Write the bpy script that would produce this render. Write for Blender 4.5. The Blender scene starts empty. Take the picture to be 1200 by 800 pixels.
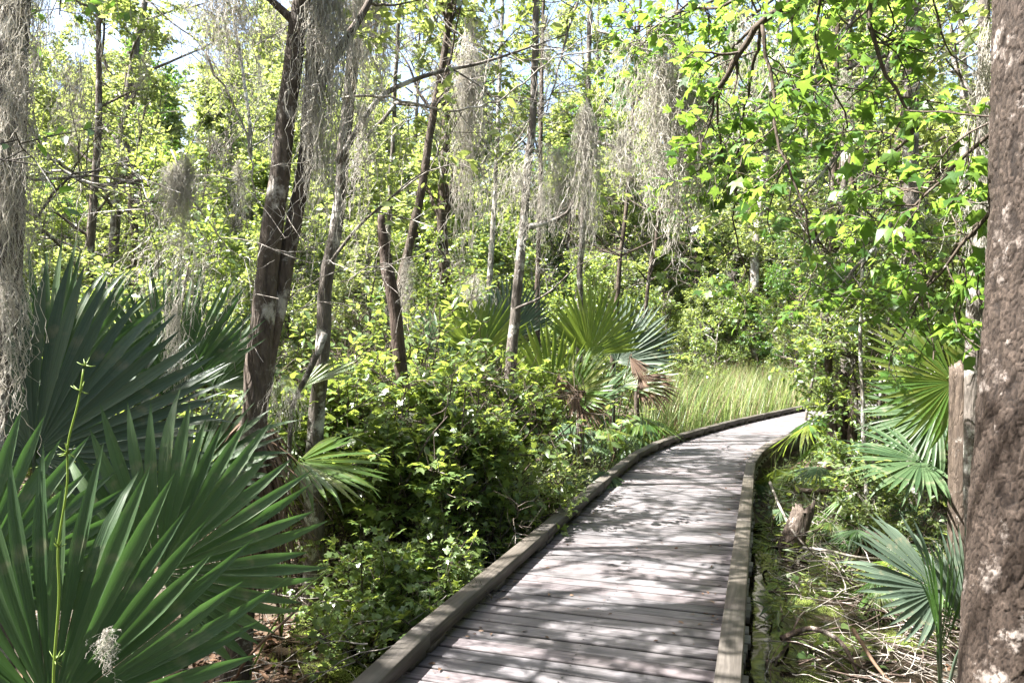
import bpy, math, random
import numpy as np
from mathutils import Vector, Matrix
from math import radians as R, sin, cos, pi, atan2, sqrt

# ------------------------------------------------------------------ camera, world, sun, exposure
SC = bpy.context.scene
COL = SC.collection
F = 880.0            # focal length in pixels of the 1200 px wide picture
CAMZ = 2.18
cam_d = bpy.data.cameras.new("camera"); cam = bpy.data.objects.new("camera", cam_d); COL.objects.link(cam)
cam.location = (0, 0, CAMZ)
cam.rotation_euler = (R(90) + math.atan(5 / F), 0, 0)
cam_d.sensor_width = 36; cam_d.lens = F / 1200 * 36
cam_d.clip_start = 0.05; cam_d.clip_end = 2000
SC.camera = cam

SUN = np.array([-0.53, -0.06, 0.84]); SUN /= np.linalg.norm(SUN)
w = bpy.data.worlds.new("World"); SC.world = w; w.use_nodes = True
nt = w.node_tree; nt.nodes.clear()
sky = nt.nodes.new("ShaderNodeTexSky"); sky.sky_type = 'NISHITA'; sky.sun_disc = False
sky.sun_elevation = math.asin(SUN[2]); sky.sun_rotation = atan2(SUN[0], SUN[1])
sky.dust_density = 4.0; sky.air_density = 1.0; sky.ozone_density = 0.6
bg = nt.nodes.new("ShaderNodeBackground"); bg.inputs[1].default_value = 0.072
out = nt.nodes.new("ShaderNodeOutputWorld")
nt.links.new(sky.outputs[0], bg.inputs[0]); nt.links.new(bg.outputs[0], out.inputs[0])
sd = bpy.data.lights.new("sun", 'SUN'); sd.energy = 5.0; sd.angle = R(0.53); sd.color = (1, 0.97, 0.915)
so = bpy.data.objects.new("sun", sd); COL.objects.link(so)
so.rotation_euler = Vector(SUN).to_track_quat('Z', 'Y').to_euler()
SC.view_settings.view_transform = 'Standard'; SC.view_settings.look = 'None'
SC.view_settings.exposure = 3.0; SC.view_settings.gamma = 1.0
SC.cycles.max_bounces = 8; SC.cycles.diffuse_bounces = 3; SC.cycles.transmission_bounces = 4
SC.cycles.glossy_bounces = 2; SC.cycles.sample_clamp_indirect = 6
SC.cycles.use_denoising = True

# ------------------------------------------------------------------ helpers
def A(*v): return np.array(v, float)
def P(x, y, Y):      # picture pixel + distance -> place in the world
    return A((x - 600) / F * Y, Y, CAMZ - (y - 405) / F * Y)
def unit(v):
    v = np.asarray(v, float); n = np.linalg.norm(v, axis=-1, keepdims=True); return v / np.maximum(n, 1e-9)

def hash2(ix, iy, s=0):
    h = (ix.astype(np.int64) * 374761393 + iy.astype(np.int64) * 668265263 + s * 982451653) & 0x7fffffff
    h = ((h ^ (h >> 13)) * 1274126177) & 0x7fffffff
    return ((h ^ (h >> 16)) & 0xffff) / 65535.0
def vnoise(x, y, s=0):
    x = np.asarray(x, float); y = np.asarray(y, float)
    ix = np.floor(x); iy = np.floor(y); fx = x - ix; fy = y - iy
    fx = fx * fx * (3 - 2 * fx); fy = fy * fy * (3 - 2 * fy)
    a = hash2(ix, iy, s); b = hash2(ix + 1, iy, s); c = hash2(ix, iy + 1, s); d = hash2(ix + 1, iy + 1, s)
    return (a * (1 - fx) + b * fx) * (1 - fy) + (c * (1 - fx) + d * fx) * fy
def fbm(x, y, s=0, o=4):
    t = 0; a = .5
    for k in range(o):
        t = t + a * vnoise(x * 2 ** k, y * 2 ** k, s + k); a *= .5
    return t / (1 - .5 ** o)

class MB:
    def __init__(s): s.V = []; s.T = []; s.A = []; s.n = 0
    def add(s, v, t, rnd=0.5):
        v = np.asarray(v, float).reshape(-1, 3); t = np.asarray(t, np.int64).reshape(-1, 3)
        s.V.append(v); s.T.append(t + s.n)
        s.A.append(np.broadcast_to(np.asarray(rnd, float), (len(v),)).copy()); s.n += len(v)
    def tris(s): return sum(len(t) for t in s.T)
    def tube(s, pts, rad, n=6, rnd=.5, cap=True):
        pts = np.asarray(pts, float); k = len(pts); rad = np.broadcast_to(np.asarray(rad, float), (k,))
        tan = unit(np.gradient(pts, axis=0))
        ref = A(0, 0, 1) if abs(tan[0][2]) < .9 else A(1, 0, 0)
        u = unit(np.cross(tan[0], ref)); us = []
        for i in range(k):
            u = unit(u - tan[i] * np.dot(u, tan[i])); us.append(u)
        us = np.array(us); vs = np.cross(tan, us)
        a = np.arange(n) * 2 * pi / n
        ring = pts[:, None] + rad[:, None, None] * (np.cos(a)[None, :, None] * us[:, None] + np.sin(a)[None, :, None] * vs[:, None])
        V = ring.reshape(-1, 3)
        i = np.arange(k - 1)[:, None] * n; j = np.arange(n)[None]; j2 = (j + 1) % n
        a0 = (i + j).ravel(); b0 = (i + j2).ravel(); c0 = (i + n + j2).ravel(); d0 = (i + n + j).ravel()
        T = np.concatenate([np.stack([a0, b0, c0], 1), np.stack([a0, c0, d0], 1)])
        if cap:
            V = np.vstack([V, pts[0], pts[-1]]); q = np.arange(n); q2 = (q + 1) % n
            T = np.concatenate([T, np.stack([q2, q, np.full(n, k * n)], 1), np.stack([(k - 1) * n + q, (k - 1) * n + q2, np.full(n, k * n + 1)], 1)])
        s.add(V, T, rnd)
    def box(s, x0, x1, y0, y1, z0, z1, rnd=.5):
        v = [(x, y, z) for z in (z0, z1) for y in (y0, y1) for x in (x0, x1)]
        q = [(0, 2, 3, 1), (4, 5, 7, 6), (0, 1, 5, 4), (2, 6, 7, 3), (0, 4, 6, 2), (1, 3, 7, 5)]
        t = [c for a, b, c_, d in q for c in ((a, b, c_), (a, c_, d))]
        s.add(v, t, rnd)
    def scatter(s, tmpl, pos, fwd, nrm, size, rnd):
        tv, tt = tmpl; tv = np.asarray(tv, float); tt = np.asarray(tt)
        N = len(pos)
        if N == 0: return
        f = unit(fwd); y = unit(np.cross(nrm, f)); z = np.cross(f, y)
        size = np.broadcast_to(np.asarray(size, float), (N,))
        v = (tv[None, :, 0, None] * f[:, None] + tv[None, :, 1, None] * y[:, None] + tv[None, :, 2, None] * z[:, None]) * size[:, None, None] + pos[:, None]
        t = tt[None] + (np.arange(N) * len(tv))[:, None, None]
        s.add(v.reshape(-1, 3), t.reshape(-1, 3), np.repeat(rnd, len(tv)))
    def mesh(s, name, mat, smooth=False):
        me = bpy.data.meshes.new(name)
        if not s.V:
            me.from_pydata([(0, 0, 0), (0.001, 0, 0), (0, 0.001, 0)], [], [(0, 1, 2)]); me.materials.append(mat); return me
        V = np.concatenate(s.V).astype(np.float32); T = np.concatenate(s.T).astype(np.int32); r = np.concatenate(s.A).astype(np.float32)
        me.vertices.add(len(V)); me.vertices.foreach_set("co", V.ravel())
        me.loops.add(len(T) * 3); me.loops.foreach_set("vertex_index", T.ravel())
        me.polygons.add(len(T)); me.polygons.foreach_set("loop_start", np.arange(0, len(T) * 3, 3, dtype=np.int32))
        if smooth: me.polygons.foreach_set("use_smooth", np.ones(len(T), dtype=bool))
        me.update(calc_edges=True)
        at = me.attributes.new("rnd", 'FLOAT', 'POINT'); at.data.foreach_set("value", r)
        me.materials.append(mat)
        return me

def link(name, me, parent=None, loc=None, rz=0, scale=None):
    o = bpy.data.objects.new(name, me); COL.objects.link(o)
    if parent is not None: o.parent = parent
    if loc is not None: o.location = tuple(loc)
    if rz: o.rotation_euler = (0, 0, rz)
    if scale is not None: o.scale = (scale,) * 3 if np.isscalar(scale) else scale
    return o
def tag(o, label=None, cat=None, group=None, kind=None):
    if label: o['label'] = label
    if cat: o['category'] = cat
    if group: o['group'] = group
    if kind: o['kind'] = kind
    return o
def copy_tree(o, parent=None):
    c = o.copy(); COL.objects.link(c); c.parent = parent
    for ch in list(o.children): copy_tree(ch, c)
    return c

# ------------------------------------------------------------------ materials
def newmat(name):
    m = bpy.data.materials.new(name); m.use_nodes = True; n = m.node_tree; n.nodes.clear()
    return m, n, n.nodes, n.links
def N(nodes, t, **kw):
    q = nodes.new(t)
    for k, v in kw.items():
        if k.startswith('i_'): q.inputs[int(k[2:])].default_value = v
        else: setattr(q, k, v)
    return q
def ramp(nodes, links, src, stops):
    r = nodes.new("ShaderNodeValToRGB"); cr = r.color_ramp
    while len(cr.elements) < len(stops): cr.elements.new(0.5)
    for e, (p, c) in zip(cr.elements, stops): e.position = p; e.color = (*c, 1)
    links.new(src, r.inputs[0]); return r.outputs[0]

def leafmat(name, cols, trans, tmix=.4, rough=.38, spec=.5, stripe=False):
    """cols: list of base colours picked by the per-leaf random; trans: colour of light passing through."""
    m, n, nd, lk = newmat(name)
    at = N(nd, "ShaderNodeAttribute", attribute_name="rnd")
    oi = N(nd, "ShaderNodeObjectInfo")
    ad = N(nd, "ShaderNodeMath", operation='MULTIPLY_ADD'); lk.new(oi.outputs['Random'], ad.inputs[0]); ad.inputs[1].default_value = .35; lk.new(at.outputs['Fac'], ad.inputs[2])
    sb = N(nd, "ShaderNodeMath", operation='SUBTRACT'); lk.new(ad.outputs[0], sb.inputs[0]); sb.inputs[1].default_value = .175
    k = len(cols)
    col = ramp(nd, lk, sb.outputs[0], [(i / (k - 1), c) for i, c in enumerate(cols)])
    tc = ramp(nd, lk, sb.outputs[0], [(0, tuple(x * .8 for x in trans)), (1, tuple(min(1, x * 1.25) for x in trans))])
    geo = N(nd, "ShaderNodeTexCoord"); no = N(nd, "ShaderNodeTexNoise"); no.inputs['Scale'].default_value = 60; no.inputs['Detail'].default_value = 3
    lk.new(geo.outputs['Object'], no.inputs['Vector'])
    rr = N(nd, "ShaderNodeMapRange"); lk.new(no.outputs[0], rr.inputs[0]); rr.inputs[3].default_value = rough - .08; rr.inputs[4].default_value = rough + .14
    p = N(nd, "ShaderNodeBsdfPrincipled"); lk.new(col, p.inputs['Base Color']); lk.new(rr.outputs[0], p.inputs['Roughness'])
    p.inputs['Specular IOR Level'].default_value = spec
    if stripe:
        mp = N(nd, "ShaderNodeMapping"); mp.inputs['Scale'].default_value = (2, 150, 2); lk.new(geo.outputs['Object'], mp.inputs[0])
        sn = N(nd, "ShaderNodeTexNoise"); sn.inputs['Scale'].default_value = 1; sn.inputs['Detail'].default_value = 3; lk.new(mp.outputs[0], sn.inputs['Vector'])
        bp = N(nd, "ShaderNodeBump"); bp.inputs['Strength'].default_value = .35; bp.inputs['Distance'].default_value = .01; lk.new(sn.outputs[0], bp.inputs['Height']); lk.new(bp.outputs[0], p.inputs['Normal'])
        vr = ramp(nd, lk, sn.outputs[0], [(.3, (.72, .72, .72)), (.7, (1.15, 1.12, 1.0))])
        mq = N(nd, "ShaderNodeMix", data_type='RGBA', blend_type='MULTIPLY'); mq.inputs[0].default_value = 1; lk.new(col, mq.inputs[6]); lk.new(vr, mq.inputs[7])
        dn_ = N(nd, "ShaderNodeTexNoise"); dn_.inputs['Scale'].default_value = 9; dn_.inputs['Detail'].default_value = 6; lk.new(geo.outputs['Object'], dn_.inputs['Vector'])
        dm = ramp(nd, lk, dn_.outputs[0], [(.62, (0, 0, 0)), (.74, (.55, .55, .55))])
        mw = N(nd, "ShaderNodeMix", data_type='RGBA'); lk.new(dm, mw.inputs[0]); lk.new(mq.outputs[2], mw.inputs[6]); mw.inputs[7].default_value = (.16, .15, .10, 1)
        lk.new(mw.outputs[2], p.inputs['Base Color'])
    t = N(nd, "ShaderNodeBsdfTranslucent"); lk.new(tc, t.inputs[0])
    mx = N(nd, "ShaderNodeMixShader"); mx.inputs[0].default_value = tmix
    lk.new(p.outputs[0], mx.inputs[1]); lk.new(t.outputs[0], mx.inputs[2])
    o = N(nd, "ShaderNodeOutputMaterial"); lk.new(mx.outputs[0], o.inputs[0]); return m

def barkmat(name, c1, c2, lichen=(.42, .42, .38), lam=.5, scale=14, stretch=.25, bump=.6, moss=None):
    m, n, nd, lk = newmat(name)
    tc = N(nd, "ShaderNodeTexCoord"); mp = N(nd, "ShaderNodeMapping"); mp.inputs['Scale'].default_value = (1, 1, stretch)
    lk.new(tc.outputs['Object'], mp.inputs[0])
    n1 = N(nd, "ShaderNodeTexNoise"); n1.inputs['Scale'].default_value = scale * 2; n1.inputs['Detail'].default_value = 8; n1.inputs['Roughness'].default_value = .7
    lk.new(mp.outputs[0], n1.inputs['Vector'])
    v = N(nd, "ShaderNodeTexVoronoi", feature='DISTANCE_TO_EDGE'); v.inputs['Scale'].default_value = scale * 1.6
    nw = N(nd, "ShaderNodeTexNoise"); nw.inputs['Scale'].default_value = scale; lk.new(mp.outputs[0], nw.inputs['Vector'])
    va = N(nd, "ShaderNodeVectorMath", operation='MULTIPLY_ADD'); lk.new(nw.outputs['Color'], va.inputs[0]); va.inputs[1].default_value = (.12, .12, .12); lk.new(mp.outputs[0], va.inputs[2])
    lk.new(va.outputs[0], v.inputs['Vector'])
    base = ramp(nd, lk, n1.outputs[0], [(.36, c1), (.64, c2)])
    n2 = N(nd, "ShaderNodeTexNoise"); n2.inputs['Scale'].default_value = 5; n2.inputs['Detail'].default_value = 9; n2.inputs['Roughness'].default_value = .72
    lk.new(tc.outputs['Object'], n2.inputs['Vector'])
    lf = ramp(nd, lk, n2.outputs[0], [(.62 - lam * .14, (0, 0, 0)), (.68 - lam * .1, (1, 1, 1))])
    mx = N(nd, "ShaderNodeMix", data_type='RGBA'); lk.new(lf, mx.inputs[0]); lk.new(base, mx.inputs[6]); mx.inputs[7].default_value = (*lichen, 1)
    colr = mx.outputs[2]
    if moss:
        n3 = N(nd, "ShaderNodeTexNoise"); n3.inputs['Scale'].default_value = 3.1; n3.inputs['Detail'].default_value = 6
        ofs = N(nd, "ShaderNodeVectorMath", operation='ADD'); ofs.inputs[1].default_value = (7, 3, 1); lk.new(tc.outputs['Object'], ofs.inputs[0]); lk.new(ofs.outputs[0], n3.inputs['Vector'])
        mf = ramp(nd, lk, n3.outputs[0], [(.53, (0, 0, 0)), (.62, (1, 1, 1))])
        m2 = N(nd, "ShaderNodeMix", data_type='RGBA'); lk.new(mf, m2.inputs[0]); lk.new(colr, m2.inputs[6]); m2.inputs[7].default_value = (*moss, 1); colr = m2.outputs[2]
    p = N(nd, "ShaderNodeBsdfPrincipled"); lk.new(colr, p.inputs['Base Color']); p.inputs['Roughness'].default_value = .85; p.inputs['Specular IOR Level'].default_value = .25
    mn = N(nd, "ShaderNodeMath", operation='MINIMUM'); lk.new(v.outputs['Distance'], mn.inputs[0]); mn.inputs[1].default_value = .18
    ad = N(nd, "ShaderNodeMath", operation='MULTIPLY_ADD'); lk.new(n1.outputs[0], ad.inputs[0]); ad.inputs[1].default_value = .35; lk.new(mn.outputs[0], ad.inputs[2])
    b = N(nd, "ShaderNodeBump"); b.inputs['Strength'].default_value = bump; b.inputs['Distance'].default_value = .045; lk.new(ad.outputs[0], b.inputs['Height'])
    lk.new(b.outputs[0], p.inputs['Normal'])
    o = N(nd, "ShaderNodeOutputMaterial"); lk.new(p.outputs[0], o.inputs[0]); return m

def woodmat(name, dark, light, tint):
    m, n, nd, lk = newmat(name)
    tc = N(nd, "ShaderNodeTexCoord"); oi = N(nd, "ShaderNodeObjectInfo")
    cb = N(nd, "ShaderNodeCombineXYZ"); mu = N(nd, "ShaderNodeMath", operation='MULTIPLY'); mu.inputs[1].default_value = 37; lk.new(oi.outputs['Random'], mu.inputs[0])
    lk.new(mu.outputs[0], cb.inputs[0]); lk.new(mu.outputs[0], cb.inputs[2])
    av = N(nd, "ShaderNodeVectorMath", operation='ADD'); lk.new(tc.outputs['Object'], av.inputs[0]); lk.new(cb.outputs[0], av.inputs[1])
    mp = N(nd, "ShaderNodeMapping"); mp.inputs['Scale'].default_value = (1.6, 34, 34); lk.new(av.outputs[0], mp.inputs[0])
    g = N(nd, "ShaderNodeTexNoise"); g.inputs['Scale'].default_value = 1.6; g.inputs['Detail'].default_value = 7; g.inputs['Roughness'].default_value = .65; g.inputs['Distortion'].default_value = .6
    lk.new(mp.outputs[0], g.inputs['Vector'])
    c = ramp(nd, lk, g.outputs[0], [(.28, dark), (.72, light)])
    b2 = N(nd, "ShaderNodeTexNoise"); b2.inputs['Scale'].default_value = 2.3; b2.inputs['Detail'].default_value = 5; lk.new(av.outputs[0], b2.inputs['Vector'])
    st = ramp(nd, lk, b2.outputs[0], [(.36, (.45, .44, .42)), (.6, (1, 1, 1))])
    m1 = N(nd, "ShaderNodeMix", data_type='RGBA', blend_type='MULTIPLY'); m1.inputs[0].default_value = .8; lk.new(c, m1.inputs[6]); lk.new(st, m1.inputs[7])
    pt = ramp(nd, lk, oi.outputs['Random'], [(0, (.78, .78, .80)), (.5, (1, .98, .97)), (1, tint)])
    m2 = N(nd, "ShaderNodeMix", data_type='RGBA', blend_type='MULTIPLY'); m2.inputs[0].default_value = 1; lk.new(m1.outputs[2], m2.inputs[6]); lk.new(pt, m2.inputs[7])
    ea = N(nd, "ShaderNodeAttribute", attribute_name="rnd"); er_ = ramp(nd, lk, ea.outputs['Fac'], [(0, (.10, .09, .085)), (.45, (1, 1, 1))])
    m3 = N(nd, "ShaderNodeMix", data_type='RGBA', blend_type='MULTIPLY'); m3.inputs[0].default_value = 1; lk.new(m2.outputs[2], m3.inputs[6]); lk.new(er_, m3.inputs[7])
    p = N(nd, "ShaderNodeBsdfPrincipled"); lk.new(m3.outputs[2], p.inputs['Base Color']); p.inputs['Roughness'].default_value = .62; p.inputs['Specular IOR Level'].default_value = .35
    b = N(nd, "ShaderNodeBump"); b.inputs['Strength'].default_value = .35; b.inputs['Distance'].default_value = .004; lk.new(g.outputs[0], b.inputs['Height']); lk.new(b.outputs[0], p.inputs['Normal'])
    o = N(nd, "ShaderNodeOutputMaterial"); lk.new(p.outputs[0], o.inputs[0]); return m

M = {}
M['maple'] = leafmat('leaf_light', [(.05, .092, .026), (.088, .138, .045), (.14, .175, .07)], (.38, .48, .08), .36, .31, .65)
M['forest'] = leafmat('leaf_forest', [(.048, .076, .026), (.085, .12, .045), (.145, .17, .075)], (.42, .50, .12), .39, .38, .5)
M['dark'] = leafmat('leaf_dark', [(.025, .065, .02), (.04, .09, .025), (.06, .11, .03)], (.16, .30, .04), .35, .35, .5)
M['sweet'] = leafmat('leaf_sweetgum', [(.028, .07, .012), (.05, .115, .018), (.10, .16, .028)], (.23, .37, .05), .42, .36, .5)
M['olive'] = leafmat('leaf_olive', [(.06, .09, .03), (.10, .13, .05), (.14, .15, .06)], (.30, .36, .09), .4, .42, .4)
M['palm'] = leafmat('palm_leaf', [(.030, .060, .028), (.046, .084, .038), (.064, .104, .050)], (.08, .18, .035), .25, .42, .35, stripe=True)
M['palmblue'] = leafmat('palm_leaf_bluish', [(.050, .078, .060), (.070, .100, .076), (.088, .120, .090)], (.05, .12, .05), .15, .45, .3, stripe=True)
M['palmsun'] = leafmat('palm_leaf_green', [(.035, .085, .018), (.055, .11, .02), (.12, .13, .03)], (.28, .38, .05), .38, .34, .55, stripe=True)
M['palmdead'] = leafmat('palm_leaf_dead', [(.06, .036, .026), (.11, .07, .05), (.19, .13, .095)], (.10, .06, .03), .12, .6, .2, stripe=True)
M['grass'] = leafmat('grass_blade', [(.04, .085, .025), (.085, .135, .045), (.24, .22, .12)], (.28, .38, .10), .4, .4, .4)
M['litter'] = leafmat('leaf_litter', [(.045, .024, .014), (.10, .055, .032), (.20, .14, .10)], (.12, .06, .03), .1, .6, .25)
M['moss'] = leafmat('spanish_moss', [(.38, .36, .32), (.50, .475, .43), (.62, .59, .54)], (.60, .57, .51), .48, .75, .15)
M['vine'] = leafmat('vine_green', [(.12, .18, .03), (.16, .22, .04)], (.3, .4, .05), .25, .4, .5)
M['bark_brown'] = barkmat('bark_brown', (.040, .030, .024), (.115, .090, .073), (.33, .31, .28), .5)
M['bark_grey'] = barkmat('bark_grey', (.045, .038, .032), (.14, .12, .105), (.40, .39, .36), .75)
M['bark_pale'] = barkmat('bark_pale', (.09, .078, .066), (.22, .195, .17), (.46, .45, .42), 1.0)
M['bark_dark'] = barkmat('bark_dark', (.03, .022, .017), (.09, .068, .052), (.22, .2, .18), .3)
M['bark_red'] = barkmat('bark_red', (.030, .021, .017), (.085, .060, .048), (.3, .26, .23), .45)
M['bark_big'] = barkmat('bark_plated', (.015, .011, .0085), (.045, .034, .027), (.19, .175, .165), .45, 75, .6, .3, None)
M['twig'] = barkmat('twig_grey', (.14, .12, .10), (.32, .29, .26), (.45, .43, .4), .6)
M['deck'] = woodmat('weathered_deck_wood', (.062, .058, .063), (.215, .202, .210), (.95, .86, .86))
M['curb'] = woodmat('weathered_curb_wood', (.036, .031, .027), (.115, .103, .092), (.92, .88, .80))

# ground
m, n, nd, lk = newmat('swamp_ground')
tc = N(nd, "ShaderNodeTexCoord")
a1 = N(nd, "ShaderNodeTexNoise"); a1.inputs['Scale'].default_value = 9; a1.inputs['Detail'].default_value = 10; a1.inputs['Roughness'].default_value = .75; lk.new(tc.outputs['Object'], a1.inputs['Vector'])
a2 = N(nd, "ShaderNodeTexNoise"); a2.inputs['Scale'].default_value = .9; a2.inputs['Detail'].default_value = 6; lk.new(tc.outputs['Object'], a2.inputs['Vector'])
c1 = ramp(nd, lk, a1.outputs[0], [(.3, (.018, .012, .008)), (.5, (.06, .04, .026)), (.72, (.15, .105, .07))])
c2 = ramp(nd, lk, a1.outputs[0], [(.35, (.014, .011, .007)), (.7, (.05, .042, .022))])
f2 = ramp(nd, lk, a2.outputs[0], [(.45, (0, 0, 0)), (.58, (1, 1, 1))])
mx = N(nd, "ShaderNodeMix", data_type='RGBA'); lk.new(f2, mx.inputs[0]); lk.new(c1, mx.inputs[6]); lk.new(c2, mx.inputs[7])
p = N(nd, "ShaderNodeBsdfPrincipled"); lk.new(mx.outputs[2], p.inputs['Base Color']); p.inputs['Roughness'].default_value = .8
b = N(nd, "ShaderNodeBump"); b.inputs['Strength'].default_value = .8; b.inputs['Distance'].default_value = .04; lk.new(a1.outputs[0], b.inputs['Height']); lk.new(b.outputs[0], p.inputs['Normal'])
o = N(nd, "ShaderNodeOutputMaterial"); lk.new(p.outputs[0], o.inputs[0]); M['ground'] = m

m, n, nd, lk = newmat('swamp_water')
tc = N(nd, "ShaderNodeTexCoord")
a1 = N(nd, "ShaderNodeTexNoise"); a1.inputs['Scale'].default_value = 3.5; a1.inputs['Detail'].default_value = 2; lk.new(tc.outputs['Object'], a1.inputs['Vector'])
p = N(nd, "ShaderNodeBsdfPrincipled"); p.inputs['Base Color'].default_value = (.012, .009, .006, 1); p.inputs['Roughness'].default_value = .05; p.inputs['IOR'].default_value = 1.33
b = N(nd, "ShaderNodeBump"); b.inputs['Strength'].default_value = .12; b.inputs['Distance'].default_value = .03; lk.new(a1.outputs[0], b.inputs['Height']); lk.new(b.outputs[0], p.inputs['Normal'])
a2 = N(nd, "ShaderNodeTexNoise"); a2.inputs['Scale'].default_value = 1.1; a2.inputs['Detail'].default_value = 9; a2.inputs['Roughness'].default_value = .7; lk.new(tc.outputs['Object'], a2.inputs['Vector'])
a3 = N(nd, "ShaderNodeTexVoronoi"); a3.inputs['Scale'].default_value = 120; lk.new(tc.outputs['Object'], a3.inputs['Vector'])
f2 = ramp(nd, lk, a2.outputs[0], [(.52, (0, 0, 0)), (.60, (1, 1, 1))])
f3 = ramp(nd, lk, a3.outputs['Distance'], [(.40, (1, 1, 1)), (.5, (0, 0, 0))])
fm = N(nd, "ShaderNodeMath", operation='MULTIPLY'); lk.new(f2, fm.inputs[0]); lk.new(f3, fm.inputs[1])
dc = ramp(nd, lk, a3.outputs['Color'], [(0, (.10, .15, .02)), (1, (.22, .27, .06))])
d = N(nd, "ShaderNodeBsdfPrincipled"); lk.new(dc, d.inputs['Base Color']); d.inputs['Roughness'].default_value = .5
ms = N(nd, "ShaderNodeMixShader"); lk.new(fm.outputs[0], ms.inputs[0]); lk.new(p.outputs[0], ms.inputs[1]); lk.new(d.outputs[0], ms.inputs[2])
o = N(nd, "ShaderNodeOutputMaterial"); lk.new(ms.outputs[0], o.inputs[0]); M['water'] = m

# ------------------------------------------------------------------ the boardwalk's course
LEFT = [(-1.55, -3.2), (-1.50, -1.0), (-1.42, .6), (-1.22, 2.2), (-.80, 3.59), (.46, 7.38), (1.12, 9.36), (1.80, 11.3), (2.72, 13.2), (4.22, 15.5), (5.37, 17.1), (6.85, 19.0), (8.6, 21.2), (10.9, 24.0), (13.5, 27.5)]
def catmull(pts, step=.05):
    pts = np.asarray(pts, float); res = []
    for i in range(len(pts) - 1):
        p0 = pts[max(i - 1, 0)]; p1 = pts[i]; p2 = pts[i + 1]; p3 = pts[min(i + 2, len(pts) - 1)]
        t = np.linspace(0, 1, 24, endpoint=False)[:, None]
        res.append(.5 * ((2 * p1) + (-p0 + p2) * t + (2 * p0 - 5 * p1 + 4 * p2 - p3) * t ** 2 + (-p0 + 3 * p1 - 3 * p2 + p3) * t ** 3))
    res = np.vstack(res + [pts[-1:]])
    s = np.r_[0, np.cumsum(np.linalg.norm(np.diff(res, axis=0), axis=1))]
    q = np.arange(0, s[-1], step)
    return np.stack([np.interp(q, s, res[:, k]) for k in range(res.shape[1])], 1)
DW = 1.80
Lc = catmull(LEFT); tan = unit(np.gradient(Lc, axis=0)); nrm = np.stack([tan[:, 1], -tan[:, 0]], 1)
CEN = Lc + nrm * DW / 2
s_ = np.r_[0, np.cumsum(np.linalg.norm(np.diff(CEN, axis=0), axis=1))]
CEN = np.stack([np.interp(np.arange(0, s_[-1], .05), s_, CEN[:, k]) for k in range(2)], 1)
for _ in range(3):
    CEN[1:-1] = (CEN[:-2] + CEN[1:-1] * 2 + CEN[2:]) / 4
CT = unit(np.gradient(CEN, axis=0)); CN = np.stack([CT[:, 1], -CT[:, 0]], 1)
def deck_dist(x, y):
    """distance from the centre line (coarse) for arrays"""
    x = np.atleast_1d(x); y = np.atleast_1d(y); c = CEN[::8]
    return np.sqrt(((x[:, None] - c[None, :, 0]) ** 2 + (y[:, None] - c[None, :, 1]) ** 2).min(1))
DECKZ = .45

def gz(x, y):
    x = np.asarray(x, float); y = np.asarray(y, float)
    h = (fbm(x * .35, y * .35, 3) - .42) * .42 + (fbm(x * 1.7, y * 1.7, 9) - .5) * .12
    pool = np.exp(-((x - 1.95 - (y - 4.5) * .30) / .50) ** 2 - ((y - 5.0) / 2.6) ** 2)
    pool2 = np.exp(-((x + 1.0) / .55) ** 2 - ((y - 5.6) / .9) ** 2)
    mound = np.exp(-((x + 1.35) / .5) ** 2 - ((y - 4.0) / .5) ** 2)
    return h - pool * .22 - pool2 * .2 + mound * .12

# ------------------------------------------------------------------ ground and water
k = 260; u = np.linspace(-1, 1, k); g1 = np.sinh(u * 5.2) / np.sinh(5.2) * 450
X, Y = np.meshgrid(g1 + 1, g1 + 5, indexing='xy')
Z = gz(X, Y); Z = np.where(np.hypot(X, Y) > 90, .25, Z)
V = np.stack([X, Y, Z], -1).reshape(-1, 3)
i, j = np.meshgrid(np.arange(k - 1), np.arange(k - 1), indexing='ij'); a = (i * k + j).ravel()
mb = MB(); mb.add(V, np.concatenate([np.stack([a, a + 1, a + k + 1], 1), np.stack([a, a + k + 1, a + k], 1)]))
tag(link('ground', mb.mesh('ground', M['ground'], True)), kind='structure', label='dark muddy swamp ground under the trees and the boardwalk')
mb = MB(); mb.add([(-60, -30, -.02), (60, -30, -.02), (60, 90, -.02), (-60, 90, -.02)], [(0, 1, 2), (0, 2, 3)])
tag(link('swamp_water', mb.mesh('swamp_water', M['water'])), kind='structure', label='shallow dark swamp water with patches of green duckweed')

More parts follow.
